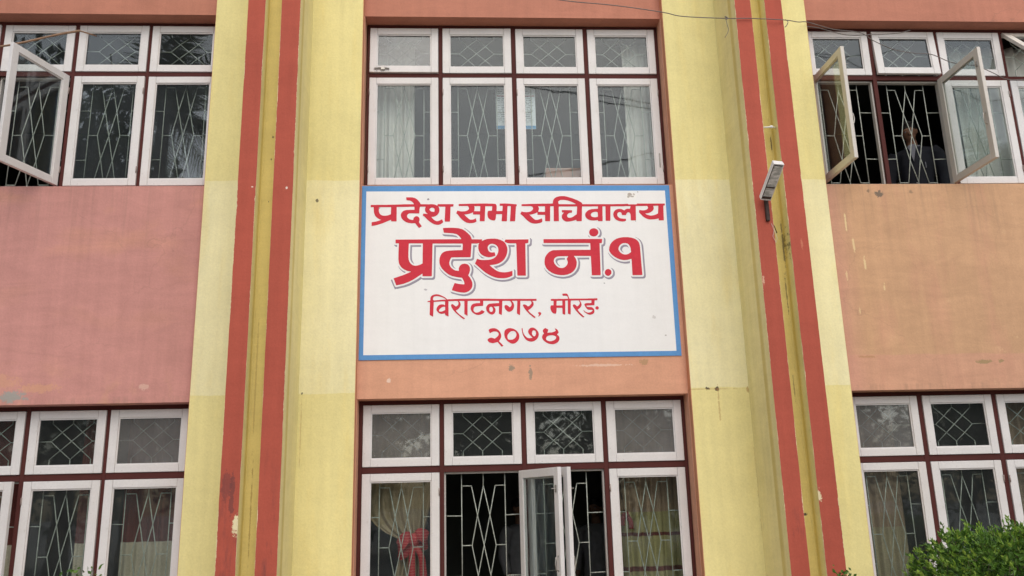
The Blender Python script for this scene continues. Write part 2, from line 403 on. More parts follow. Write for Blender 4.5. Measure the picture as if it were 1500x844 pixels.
def sash(win, x0, x1, z0, z1, mat, gmat, hinge=None, ang=0.0, handle=False, st=.066):
    """hinge: None/'L'/'R'/'T'; ang in radians, opening outwards (towards -y)"""
    w, h = x1-x0, z1-z0
    jy = random.uniform(-.003, .003)
    if hinge == 'R': ox, loc, rot = -w, (x1, jy, z0), (0, 0, ang)
    elif hinge == 'T': ox, loc, rot = 0, (x0, jy, z1), (-ang, 0, 0)
    else: ox, loc, rot = 0, (x0, jy, z0), (0, 0, -ang)
    oz = -h if hinge == 'T' else 0
    if not ang: rot = (random.uniform(-.002, .002), 0, -random.uniform(0, .012))
    b = MB(); member_frame(b, w, h, .034, st, st*.97, st*.95, ox, oz)
    o = b.build('sash', mat, win, loc=loc, rot=rot)
    if handle:                                   # a bent steel pull and a stay peg on the free stile
        hx = ox+w-st*.5 if hinge == 'L' else ox+st*.5
        hb = MB(); zc = oz+h*.36
        hb.tube([(hx, .033, zc-.055), (hx, .055, zc-.045), (hx, .062, zc), (hx, .055, zc+.045), (hx, .033, zc+.055)], .005, 6)
        hb.build('handle', M_steel, win, loc=loc, rot=rot, smooth=True); hb = MB()
        hb.box(hx-.012, hx+.012, .0335, .040, oz+h*.83, oz+h*.88, .002); hb.tube([(hx, .035, oz+h*.855), (hx, .075, oz+h*.855)], .004, 6)
        hb.build('stay_peg', M_steel, win, loc=loc, rot=rot)
    if hinge != 'T' and h > .8:
        hs = hinge or random.choice('LR'); hx = ox+(.001 if hs == 'L' else w-.001)
        for zz in (oz+h*.14, oz+h*.86):
            q = MB(); q.tube([(hx, -.004, zz-.03), (hx, -.004, zz+.03)], .0055, 7); q.build('hinge', M_rustpaint, win, loc=loc, rot=rot, smooth=True)
    p = MB(); i = .004
    p.box(ox+st-i, ox+w-st+i, .021, .025, oz+st*.95-i, oz+h-st*.97+i)
    p.build('pane', gmat, win, loc=loc, rot=rot)
    return o
M_rustpaint = simple('painted_hinge', (.30, .24, .22), .6, .3, 60)
M_steel = simple('steel', (.38, .36, .33), .45, .2, 30, .7)

GY = .097
def grille_main(win, xl, xr, z0, z1, top):
    c = (xl+xr)/2; b = MB(); r = .0043
    Lv = [top - .241*k for k in range(5)]
    j = lambda: random.uniform(-.003, .003)
    def ln(p, q, y=0.0, rr=r): b.tube([(p[0], GY+y, p[1]), (q[0], GY+y, q[1])], rr, 5)
    for s in (-1, 1):
        xv = c+s*.183
        ln((xv, z0), (xv, z1)); 
        xo = xl if s < 0 else xr
        ln((xv, Lv[1]+j()), (xo, Lv[1]+j())); ln((xv, Lv[3]+j()), (xo, Lv[3]+j()))
        sh = c+s*.1
        ln((xv, Lv[0]), (sh, Lv[0])); ln((xv, Lv[4]), (sh, Lv[4])); ln((xv, Lv[2]), (sh, Lv[2]))
        cx_ = c+s*.052
        # two zig-zag rods per side, one a rod's thickness in front of the other
        b.tube([(sh, GY+.004, Lv[0]), (cx_, GY+.004, Lv[1]), (c, GY+.004*s, Lv[2]), (c-s*.052, GY-.004, Lv[3]), (c-s*.1, GY-.004, Lv[4])], r, 5)
        b.tube([(c, GY+.004*s, Lv[0]), (cx_, GY-.004, Lv[1]), (sh, GY-.004, Lv[2]), (cx_, GY+.004, Lv[3]), (c, GY+.004*s, Lv[4])], r, 5)
    ln((c, Lv[0]), (c, z1)); ln((c, Lv[4]), (c, z0))
    b.build('grille', M_grille, win, smooth=True)
def grille_vent(win, xl, xr, z0, z1, cz):
    c = (xl+xr)/2; b = MB(); r = .0041; hx, hz = .167, .148
    T = lambda *p: b.tube([(x, GY+y, z) for x, y, z in p], r, 5)
    for s in (-1, 1):
        T((c-s*hx, .004*s, cz+hz), (c, .004*s, cz), (c+s*hx, .004*s, cz-hz))
        T((c, .004, cz+hz), (c+s*hx/2, -.004, cz+hz/2), (c+s*hx, .004, cz), (c+s*hx/2, -.004, cz-hz/2), (c, .004, cz-hz))
        T((c+s*hx, .004, cz), (xl if s < 0 else xr, .004, cz))
        T((c+s*hx, .004, cz+hz), (c+s*hx, .004, z1)); T((c+s*hx, .004, cz-hz), (c+s*hx, .004, z0))
    T((c, .004, cz+hz), (c, .004, z1)); T((c, .004, cz-hz), (c, .004, z0))
    b.build('grille', M_grille, win, smooth=True)

def window(ox0, ox1, oz0, oz1, bays, rows, grill_top, vent_c, spec):
    """bays: sash x ranges, rows: (bottom z0, z1, vent z0, z1)"""
    e = .003; za, zb, zc, zd = rows
    f = MB(); fi = MB(); y0, y1, y2 = .008, .0385, .086
    xs = [ox0+.0008] + [v for pr in zip([q[1] for q in bays[:-1]], [q[0] for q in bays[1:]]) for v in pr] + [ox1-.0008]
    uprights = [(ox0+.0008, bays[0][0]-e)] + [(bays[i][1]+e, bays[i+1][0]-e) for i in range(len(bays)-1)] + [(bays[-1][1]+e, ox1-.0008)]
    for (a, c) in uprights:
        f.box(a, c, y0, y1, oz0+.0008, oz1-.0008, .0015)
        fi.box(a-.014 if a > ox0+.01 else a, c+.014 if c < ox1-.01 else c, y1+.0005, y2, oz0+.001, oz1-.001, .0015)
    for i in range(len(bays)):
        a, c = uprights[i][1]+.0003, uprights[i+1][0]-.0003
        f.box(a, c, y0+.001, y1, zb+e, zc-e, .0015); f.box(a, c, y0+.001, y1, zd+e, oz1-.0008, .0015)
        if za-e-oz0 > .004: f.box(a, c, y0+.001, y1, oz0+.0008, za-e, .0015)
        fi.box(a+.015, c-.015, y1+.001, y2-.001, zb-.012, zc+.012, .0015); fi.box(a+.015, c-.015, y1+.001, y2-.001, zd-.012, oz1-.001, .0015)
        fi.box(a+.015, c-.015, y1+.001, y2-.001, oz0+.001, za+.012, .0015)
    win = f.build('window', M_maroon, B)
    fi.build('inner_frame', M_inner, win)
    for i, (a, c) in enumerate(bays):
        ms = spec.get(('m', i), {}); vs = spec.get(('v', i), {})
        sash(win, a, c, za, zb, ms.get('mat', M_sash), ms.get('g', M_glass), ms.get('hinge'), ms.get('ang', 0), ms.get('handle', False))
        sash(win, a, c, zc, zd, vs.get('mat', M_sash), vs.get('g', M_glass), vs.get('hinge'), vs.get('ang', 0), False)
        grille_main(win, a+.002, c-.002, za-.0, zb+.0, grill_top)
        grille_vent(win, a+.002, c-.002, zc, zd, vent_c)
    return win
UR = (4.437, 5.507, 5.558, 6.027); LR = (.765, 1.88, 1.937, 2.449)
CB = [(-.845, -.204), (-.163, .487), (.532, 1.18), (1.224, 1.873)]
w_uc = window(-.868, 1.905, UZ0, UZ1, CB, UR, 5.445, 5.815, {('v', 0): dict(g=M_dusty, hinge='T', ang=.035), ('m', 0): dict(g=M_glass2), ('v', 1): dict(g=M_glass2), ('v', 2): dict(g=M_glass2), ('m', 1): dict(g=M_glass2), ('m', 2): dict(g=M_glass2), ('m', 3): dict(g=M_glass2), ('v', 3): dict(g=M_glass2)})
w_lc = window(-.880, 1.905, LZ0, LZ1, CB, LR, 1.768, 2.205, {('v', 0): dict(g=M_dusty), ('v', 3): dict(g=M_dusty), ('m', 0): dict(g=M_glassC), ('m', 3): dict(g=M_glassC),
    ('m', 1): dict(hinge='R', ang=R(114), handle=True, g=M_glass2), ('m', 2): dict(hinge='L', ang=R(66), handle=True, g=M_glass2)})
gl2 = dict(g=M_glass2)
w_ul = window(-4.95, -2.226, UZ0, UZ1, [(-4.86, -4.235), (-4.195, -3.565), (-3.525, -2.894), (-2.861, -2.235)], UR, 5.445, 5.815,
    {('m', 1): dict(hinge='R', ang=R(71), handle=False, g=M_glass2), ('v', 3): gl2, ('v', 1): gl2, ('v', 2): gl2, ('m', 2): dict(g=M_glassL), ('m', 3): dict(g=M_glassL), ('m', 0): dict(hinge='L', ang=R(12))})
w_ll = window(-4.95, -2.226, LZ0, LZ1, [(-4.89, -4.27), (-4.235, -3.61), (-3.567, -2.957), (-2.923, -2.275)], LR, 1.768, 2.205, {('v', 3): dict(g=M_dusty), ('m', 1): dict(hinge='L', ang=R(8))})
w_ur = window(3.301, 6.06, UZ0, UZ1, [(3.37, 3.99), (4.035, 4.662), (4.699, 5.33), (5.367, 5.99)], UR, 5.445, 5.815,
    {('v', 0): dict(g=M_glass2), ('v', 1): dict(g=M_glass2, hinge='T', ang=.07), ('v', 2): dict(g=M_glass2), ('v', 3): dict(mat=M_sash_old, hinge='T', ang=R(42), g=M_glass2),
     ('m', 0): dict(mat=M_sash_old, hinge='L', ang=R(88), handle=True, g=M_glass2), ('m', 1): dict(mat=M_sash_old, hinge='R', ang=R(92), handle=True, g=M_glass2), ('m', 2): dict(g=M_glass2)})
w_lr = window(3.301, 6.06, LZ0, LZ1, [(3.35, 3.976), (4.025, 4.652), (4.701, 5.33), (5.37, 6.0)], LR, 1.768, 2.205, {('v', 0): dict(g=M_dusty)})
# latches seen on two closed sashes of the upper middle window
lb = MB(); lb.box(1.838, 1.850, -.014, -.003, 4.60, 4.74, .003); lb.box(1.830, 1.858, -.0045, .0005, 4.64, 4.70, .002); lb.build('latch', M_steel, w_uc)
lb = MB(); lb.tube([(-.80, -.025, 5.59), (-.72, -.022, 5.597), (-.66, -.024, 5.588)], .007, 6); lb.box(-.74, -.70, -.03, -.003, 5.575, 5.605, .003); lb.build('latch', M_steel, w_uc)

# ------------------------------------------------------------------ the painted sign
SG = empty('wall_sign', (.5, -.14, 2.81), 'white painted wall sign with blue border and red hand lettering between the middle windows', 'sign')
def rel(o): o.location = (-.5, .14, -2.81); return o
M_signw = plaster('sign_white', (.83, .825, .815), 41, .025, .03, trowel=.015, grain=.012, dirt=(.55, .52, .48), dirt_amt=.06, bumpk=.2, spots=[
    (1.528, 4.272, .052, .042, (.86, .85, .80), .6), (1.515, 4.285, .02, .014, (.30, .24, .2), .75), (1.535, 4.262, .018, .008, (.33, .27, .22), .75), (1.50, 4.262, .012, .012, (.3, .25, .2), .7), (1.55, 4.285, .012, .01, (.4, .33, .28), .7),
    (1.585, 4.305, .008, .008, (.2, .2, .18), .8), (-.29, 4.243, .010, .009, (.2, .16, .2), .85), (-.72, 4.165, .008, .010, (.25, .25, .28), .7), (-.315, 3.42, .016, .012, (.35, .32, .36), .7), (1.66, 3.15, .02, .018, (.45, .42, .4), .5), (1.75, 2.99, .010, .010, (.35, .33, .3), .7), (1.24, 3.46, .007, .006, (.3, .3, .3), .7), (1.55, 4.03, .005, .008, (.3, .3, .3), .7)])
M_blue = plaster('sign_blue', (.115, .30, .60), 42, .06, .05, dirt=(.3, .42, .6), dirt_amt=.25, bumpk=.2)
ix0, ix1, iz0, iz1 = -.836, 1.834, 2.854, 4.318
rel(MB().box(ix0, ix1, -.148, -.1402, iz0, iz1).build('board', M_signw, SG))
b = MB(); ox0, ox1, oz0, oz1 = -.874, 1.876, 2.812, 4.370
b.box(ox0, ix0, -.148, -.1402, oz0, oz1); b.box(ix1, ox1, -.148, -.1402, oz0, oz1); b.box(ix0, ix1, -.148, -.1402, iz1, oz1); b.box(ix0, ix1, -.148, -.1402, oz0, iz0)
rel(b.build('border', M_blue, SG))
LETTERS = {
'line1': '1788,8536 1756,8534 1728,8528 1698,8518 1670,8502 1652,8482 1638,8460 1632,8430 1630,8404 1628,8398 1624,8398 1598,8396 1526,8396 1512,8394 1436,8396 1422,8394 1234,8392 1076,8386 1070,8386 1068,8380 1068,8358 1070,8352 1072,8350 1224,8350 1240,8348 1260,8338 1270,8324 1272,8314 1272,8304 1268,8286 1262,8278 1250,8266 1232,8252 1208,8242 1180,8238 1154,8236 1110,8238 1092,8242 1068,8250 1062,8244 1044,8206 1048,8200 1088,8166 1150,8096 1176,8072 1202,8052 1224,8038 1254,8028 1292,8022 1318,8022 1350,8026 1380,8032 1406,8040 1420,8048 1430,8060 1432,8082 1426,8112 1422,8116 1418,8116 1384,8102 1352,8092 1334,8090 1312,8092 1296,8098 1278,8112 1206,8186 1206,8188 1208,8190 1244,8194 1276,8202 1322,8220 1344,8232 1348,8230 1348,8192 1348,8188 1350,8186 1476,8184 1482,8182 1484,8176 1480,8076 1482,8068 1490,8066 1562,8066 1568,8068 1570,8074 1578,8300 1580,8338 1582,8344 1590,8346 1634,8346 1640,8344 1642,8340 1640,8280 1640,8264 1634,8074 1634,8068 1638,8066 1720,8066 1724,8066 1726,8070 1732,8332 1736,8340 1744,8340 2052,8340 2058,8338 2062,8336 2062,8320 2052,8220 2048,8192 1974,8142 1952,8132 1934,8128 1912,8126 1890,8134 1882,8144 1878,8154 1876,8160 1876,8172 1884,8188 1894,8202 1914,8216 1932,8222 1956,8222 1962,8224 1966,8236 1968,8258 1966,8266 1958,8268 1892,8270 1802,8272 1792,8272 1788,8270 1786,8262 1786,8234 1792,8230 1818,8228 1822,8224 1800,8202 1790,8186 1782,8170 1780,8142 1782,8128 1786,8116 1800,8092 1810,8082 1826,8070 1848,8060 1870,8056 1884,8056 1920,8060 1980,8072 2034,8088 2038,8084 2040,8068 2044,8064 2126,8064 2132,8064 2134,8070 2138,8122 2150,8334 2152,8338 2158,8340 2430,8340 2434,8338 2436,8336 2436,8300 2432,8294 2354,8290 2322,8288 2290,8280 2260,8266 2238,8250 2214,8224 2204,8206 2200,8186 2200,8164 2208,8138 2220,8120 2238,8104 2258,8090 2286,8080 2306,8076 2344,8074 2374,8076 2420,8082 2424,8080 2424,8066 2430,8062 2498,8062 2506,8064 2508,8070 2512,8146 2510,8162 2518,8330 2518,8336 2522,8340 2566,8340 2570,8338 2572,8334 2564,8146 2562,8070 2568,8068 2634,8066 2642,8068 2644,8070 2648,8098 2662,8330 2664,8338 2670,8340 2898,8340 2932,8344 3016,8342 3022,8342 3024,8338 3012,8292 3006,8290 2974,8292 2952,8288 2938,8284 2928,8278 2910,8262 2906,8262 2864,8284 2838,8290 2812,8290 2792,8286 2772,8280 2756,8274 2738,8260 2720,8236 2710,8220 2704,8186 2706,8168 2710,8144 2720,8122 2736,8100 2754,8084 2782,8070 2810,8060 2840,8054 2868,8052 2900,8056 2912,8060 2920,8064 2930,8074 2928,8094 2926,8102 2920,8104 2888,8104 2840,8110 2820,8116 2806,8126 2788,8142 2780,8158 2776,8176 2778,8192 2780,8200 2786,8210 2800,8224 2812,8230 2828,8232 2840,8226 2852,8216 2858,8200 2860,8178 2862,8174 2930,8172 2934,8176 2944,8200 2954,8214 2966,8224 2982,8226 2994,8222 3002,8214 3014,8194 3016,8156 3014,8082 3016,8074 3024,8072 3104,8072 3106,8076 3108,8082 3116,8278 3116,8294 3118,8336 3120,8342 3128,8344 3304,8344 3318,8346 3324,8346 3328,8342 3338,8322 3340,8312 3336,8296 3316,8278 3298,8268 3262,8260 3228,8260 3184,8268 3180,8268 3178,8264 3172,8232 3172,8224 3230,8154 3254,8132 3286,8112 3318,8098 3350,8090 3370,8088 3426,8090 3472,8096 3516,8106 3518,8106 3520,8102 3518,8076 3522,8070 3602,8070 3606,8070 3610,8074 3620,8344 3624,8350 3640,8352 3646,8356 3648,8384 3648,8386 3644,8388 3152,8390 3144,8386 3140,8378 3130,8374 3034,8376 3018,8374 2990,8374 2982,8384 2972,8386 2888,8382 2762,8382 2746,8380 2162,8382 2156,8386 2156,8400 2154,8402 2132,8422 2078,8454 2022,8480 1966,8500 1872,8530 1836,8536|-970,8524 -972,8522 -972,8518 -966,8474 -962,8470 -906,8462 -882,8452 -864,8438 -850,8424 -836,8400 -836,8396 -840,8394 -1014,8394 -1138,8388 -1292,8386 -1306,8384 -1484,8386 -1498,8384 -1584,8384 -1590,8382 -1592,8374 -1592,8350 -1588,8344 -1582,8342 -1546,8344 -1542,8342 -1540,8340 -1538,8326 -1536,8278 -1532,8240 -1522,8208 -1510,8184 -1494,8162 -1466,8138 -1448,8126 -1430,8116 -1408,8112 -1406,8108 -1408,8106 -1434,8094 -1466,8084 -1502,8074 -1566,8064 -1568,8060 -1570,8056 -1570,8006 -1570,8000 -1568,7996 -1512,8004 -1474,8012 -1420,8030 -1370,8048 -1238,8106 -1234,8106 -1232,8102 -1232,8082 -1228,8078 -1146,8076 -1138,8078 -1136,8084 -1136,8130 -1136,8338 -1134,8344 -1130,8346 -1082,8346 -930,8346 -914,8348 -834,8348 -826,8346 -824,8334 -824,8296 -826,8290 -828,8290 -896,8290 -954,8288 -992,8280 -1012,8272 -1030,8260 -1048,8240 -1058,8220 -1064,8196 -1060,8172 -1054,8146 -1040,8122 -1016,8096 -994,8078 -968,8062 -930,8048 -870,8040 -820,8042 -812,8040 -806,8034 -748,7956 -744,7954 -738,7956 -698,7980 -696,7984 -696,7986 -746,8060 -746,8066 -740,8080 -736,8090 -734,8116 -736,8128 -742,8142 -754,8158 -760,8162 -778,8170 -796,8170 -810,8166 -824,8156 -836,8140 -842,8124 -844,8104 -850,8102 -864,8102 -904,8112 -926,8124 -940,8138 -948,8150 -954,8162 -956,8174 -952,8190 -942,8206 -926,8218 -908,8224 -858,8226 -790,8222 -742,8222 -740,8226 -734,8312 -728,8342 -722,8348 -632,8348 -630,8346 -638,8314 -640,8302 -640,8286 -638,8272 -634,8258 -624,8242 -608,8226 -596,8216 -594,8212 -598,8210 -614,8212 -666,8220 -670,8214 -680,8192 -678,8184 -642,8156 -604,8112 -570,8080 -530,8050 -498,8030 -470,8018 -438,8010 -416,8008 -392,8012 -364,8022 -346,8034 -322,8056 -322,8064 -338,8108 -342,8110 -344,8110 -380,8090 -406,8080 -428,8076 -440,8078 -460,8086 -480,8100 -512,8132 -526,8150 -526,8154 -522,8156 -486,8160 -454,8172 -438,8182 -422,8194 -402,8222 -392,8244 -388,8258 -386,8272 -386,8296 -392,8326 -406,8352 -402,8352 -368,8346 -286,8346 -282,8340 -284,8308 -294,8100 -292,8072 -290,8070 -284,8068 -208,8068 -202,8072 -200,8084 -190,8340 -188,8344 -182,8346 -142,8350 -140,8354 -136,8378 -136,8388 -138,8392 -412,8394 -418,8390 -420,8370 -424,8366 -452,8380 -474,8388 -516,8394 -542,8394 -560,8392 -570,8390 -582,8392 -710,8394 -716,8398 -732,8428 -762,8466 -782,8486 -806,8504 -830,8514 -862,8522 -898,8524|1774,8464 1826,8464 1850,8462 1908,8450 1942,8438 1980,8422 2030,8394 2038,8388 2040,8386 2038,8384 2028,8382 1738,8384 1734,8386 1732,8392 1726,8424 1726,8432 1746,8452 1762,8460|344,8402 158,8400 -38,8394 -44,8392 -46,8386 -46,8368 -46,8362 -42,8360 -20,8358 110,8358 116,8354 126,8342 134,8328 136,8312 132,8296 120,8282 102,8270 82,8262 64,8258 44,8256 4,8256 -14,8258 -66,8270 -72,8266 -90,8226 -90,8222 -88,8218 -70,8206 -62,8198 -34,8156 -10,8126 24,8090 62,8064 88,8050 116,8042 140,8038 176,8038 196,8040 226,8046 246,8056 264,8068 266,8072 264,8082 256,8118 254,8124 246,8122 222,8110 202,8102 166,8100 148,8104 128,8118 50,8194 50,8196 54,8198 106,8204 148,8214 180,8226 204,8238 206,8234 206,8204 210,8198 320,8196 328,8194 328,8188 322,8088 322,8078 324,8072 332,8072 400,8072 406,8072 408,8076 410,8098 424,8346 426,8352 432,8352 542,8350 546,8350 548,8346 542,8270 534,8266 478,8264 472,8258 464,8236 460,8216 460,8190 464,8162 472,8136 490,8114 508,8102 534,8090 556,8084 570,8084 584,8086 594,8094 602,8106 608,8136 612,8186 616,8200 624,8202 714,8202 718,8198 720,8194 708,8078 710,8072 716,8070 792,8068 800,8070 802,8076 820,8350 824,8354 828,8354 874,8352 878,8346 878,8332 856,8072 858,8070 864,8068 942,8068 948,8072 968,8336 970,8346 980,8350 982,8354 986,8380 984,8384 850,8398 814,8400 768,8402 686,8400 682,8398 682,8392 680,8366 682,8360 688,8358 728,8358 734,8354 726,8264 724,8262 718,8260 630,8260 624,8262 622,8268 626,8312 626,8360 620,8378 610,8390 600,8394 544,8400 482,8400 468,8402|3516,8348 3526,8348 3528,8344 3514,8210 3512,8200 3508,8196 3462,8176 3434,8168 3392,8160 3366,8162 3334,8170 3308,8180 3284,8198 3286,8200 3290,8202 3328,8206 3362,8216 3384,8226 3410,8244 3428,8262 3440,8284 3442,8296 3442,8308 3442,8320 3436,8342 3438,8346|234,8354 316,8354 334,8352 336,8346 334,8322 332,8274 330,8260 322,8258 224,8260 224,8264 230,8280 234,8304 236,8326 230,8350|1368,8346 1476,8346 1484,8346 1486,8340 1486,8314 1484,8250 1482,8244 1478,8240 1434,8240 1422,8242 1374,8242 1364,8246 1362,8250 1372,8270 1378,8292 1378,8310 1366,8342|-1444,8342 -1244,8342 -1236,8340 -1234,8334 -1234,8316 -1238,8210 -1244,8206 -1278,8192 -1306,8186 -1330,8182 -1358,8182 -1372,8184 -1402,8194 -1416,8204 -1428,8218 -1438,8236 -1444,8256 -1448,8284 -1448,8304 -1448,8334 -1446,8340|-520,8330 -502,8328 -490,8322 -482,8316 -474,8306 -470,8292 -470,8280 -476,8252 -480,8246 -496,8252 -518,8254 -534,8258 -548,8270 -560,8288 -562,8292 -562,8298 -550,8314 -536,8324|2380,8238 2390,8238 2406,8236 2422,8230 2426,8226 2428,8216 2428,8150 2426,8146 2422,8142 2394,8136 2372,8134 2342,8138 2326,8142 2314,8150 2304,8162 2302,8174 2302,8190 2312,8206 2326,8222 2342,8228 2366,8236',
'line2': '-228,7954 -310,7950 -322,7946 -324,7944 -324,7936 -312,7872 -310,7866 -296,7862 -154,7852 -86,7836 -52,7810 -32,7788 -8,7752 -6,7746 -10,7742 -56,7742 -260,7742 -280,7742 -1140,7742 -1150,7740 -1152,7730 -1150,7682 -1148,7676 -1142,7674 -1098,7674 -1094,7672 -1092,7668 -1092,7650 -1098,7506 -1098,7384 -1090,7320 -1074,7280 -1048,7242 -1020,7216 -992,7198 -948,7178 -920,7170 -886,7162 -882,7158 -890,7152 -986,7110 -1050,7086 -1174,7044 -1176,7040 -1174,7034 -1136,6928 -1130,6918 -1124,6918 -1006,6944 -926,6974 -846,7014 -790,7050 -686,7122 -684,7122 -682,7118 -682,7082 -680,7078 -676,7076 -532,7074 -524,7076 -520,7092 -508,7622 -506,7660 -504,7664 -500,7666 8,7662 16,7660 18,7656 20,7630 16,7582 14,7548 10,7542 2,7542 -96,7540 -218,7534 -278,7524 -316,7508 -348,7482 -370,7446 -384,7404 -390,7358 -390,7348 -388,7308 -374,7262 -346,7212 -304,7164 -268,7132 -224,7100 -174,7076 -120,7062 -86,7054 0,7042 8,7028 32,6980 42,6948 38,6926 34,6922 -28,6928 -66,6934 -124,6948 -130,6946 -134,6940 -174,6832 -174,6824 -170,6820 -102,6798 -54,6786 -8,6780 34,6776 74,6784 112,6800 142,6824 164,6854 176,6884 180,6920 176,6960 162,7000 152,7016 140,7040 110,7078 108,7084 110,7090 120,7110 128,7130 140,7172 142,7198 138,7226 134,7238 122,7260 106,7278 78,7290 48,7296 14,7290 -12,7278 -36,7256 -48,7230 -54,7212 -54,7198 -52,7172 -54,7168 -60,7166 -106,7172 -118,7176 -150,7192 -184,7222 -200,7246 -208,7262 -216,7284 -218,7314 -212,7346 -204,7370 -186,7404 -178,7410 -126,7412 146,7412 152,7414 154,7418 156,7434 172,7656 174,7660 178,7662 258,7660 300,7668 306,7668 306,7662 296,7648 292,7634 290,7612 290,7572 298,7532 316,7492 332,7472 350,7454 386,7432 430,7416 474,7408 518,7414 582,7434 588,7440 578,7490 574,7496 568,7498 530,7494 504,7498 478,7512 464,7534 454,7570 454,7594 464,7620 482,7638 502,7650 520,7654 544,7654 574,7646 592,7636 608,7626 622,7608 634,7586 640,7550 640,7522 634,7494 622,7464 602,7430 586,7412 576,7402 552,7386 522,7374 502,7368 472,7362 428,7358 364,7358 322,7364 270,7380 266,7380 262,7376 232,7302 230,7294 364,7168 406,7134 448,7104 464,7094 514,7068 572,7044 624,7032 682,7028 732,7028 772,7032 822,7046 874,7072 878,7080 878,7148 878,7156 876,7158 816,7142 786,7136 744,7132 704,7134 656,7142 612,7158 576,7182 534,7214 490,7256 484,7262 486,7266 496,7266 572,7276 622,7288 638,7294 674,7312 710,7338 724,7352 752,7386 776,7432 792,7484 800,7528 800,7550 796,7582 782,7628 762,7666 730,7698 678,7726 632,7740 578,7748 516,7748 452,7742 406,7730 352,7704 350,7706 356,7716 358,7730 356,7734 352,7736 180,7738 176,7742 172,7762 156,7798 150,7808 106,7854 76,7882 60,7896 22,7922 -48,7944 -136,7952|2336,7928 2320,7926 2304,7920 2290,7912 2278,7904 2270,7892 2262,7880 2256,7862 2256,7850 2258,7836 2262,7822 2266,7814 2276,7800 2292,7790 2304,7784 2318,7780 2336,7778 2354,7780 2370,7784 2386,7794 2396,7802 2406,7814 2412,7826 2418,7838 2420,7856 2418,7872 2414,7886 2406,7898 2394,7910 2382,7918 2368,7924 2346,7930|2876,7760 2838,7758 2788,7748 2738,7732 2694,7706 2652,7670 2620,7626 2602,7576 2594,7534 2596,7516 2602,7500 2610,7482 2628,7456 2654,7428 2688,7398 2734,7370 2786,7350 2840,7338 2858,7338 2888,7340 2922,7344 2976,7358 2982,7358 2984,7352 2986,7346 2984,7066 2988,7064 2994,7062 3156,7062 3160,7066 3160,7074 3150,7566 3146,7616 3136,7656 3118,7688 3096,7708 3086,7716 3050,7736 3006,7750 2952,7758 2924,7760|2398,7730 1444,7732 1440,7728 1440,7724 1438,7670 1440,7664 1444,7662 2256,7656 2262,7656 2266,7652 2266,7636 2266,7538 2264,7532 2260,7530 1752,7532 1606,7528 1588,7524 1556,7510 1522,7488 1510,7476 1484,7446 1460,7406 1450,7370 1444,7324 1446,7274 1460,7228 1480,7190 1512,7156 1560,7122 1610,7098 1662,7082 1726,7074 1782,7074 1840,7084 1898,7106 1942,7138 1976,7178 1998,7222 2010,7274 2012,7314 2004,7346 2000,7360 1990,7382 1968,7414 1968,7420 1976,7422 2260,7418 2264,7416 2266,7404 2266,7086 2266,7070 2270,7066 2276,7066 2418,7066 2422,7072 2424,7094 2432,7650 2434,7652 2436,7654 2468,7654 2472,7656 2476,7674 2482,7724 2480,7728 2476,7730|1154,7730 772,7730 768,7728 764,7726 754,7696 754,7690 758,7686 806,7666 852,7660 950,7660 954,7658 956,7656 958,7632 962,7082 964,7074 968,7072 1102,7070 1108,7070 1110,7074 1118,7650 1120,7656 1124,7658 1164,7664 1170,7668 1176,7726 1170,7730|2876,7650 2892,7652 2924,7644 2932,7640 2952,7622 2958,7614 2972,7584 2980,7558 2982,7536 2984,7488 2982,7482 2942,7454 2918,7444 2888,7438 2852,7442 2824,7454 2800,7470 2784,7488 2774,7504 2768,7516 2762,7538 2768,7570 2782,7598 2790,7610 2818,7634 2848,7648|-916,7672 -686,7670 -678,7668 -676,7662 -676,7638 -680,7480 -680,7352 -682,7308 -686,7302 -732,7280 -764,7270 -796,7266 -822,7268 -852,7278 -862,7284 -884,7304 -904,7332 -910,7344 -920,7376 -926,7424 -926,7516 -920,7666|1730,7418 1856,7418 1860,7416 1864,7414 1836,7370 1838,7364 1850,7328 1852,7316 1852,7298 1846,7274 1832,7250 1810,7226 1784,7210 1756,7202 1728,7202 1700,7208 1690,7212 1666,7226 1644,7250 1626,7274 1618,7288 1612,7306 1608,7330 1612,7356 1622,7376 1628,7386 1646,7398 1656,7404 1686,7414|2550,7176 2528,7168 2512,7154 2502,7138 2498,7112 2502,7090 2514,7070 2526,7062 2536,7058 2548,7054 2558,7054 2572,7058 2584,7062 2602,7080 2610,7090 2614,7100 2616,7124 2614,7136 2608,7148 2602,7158 2594,7164 2574,7174 2564,7176',
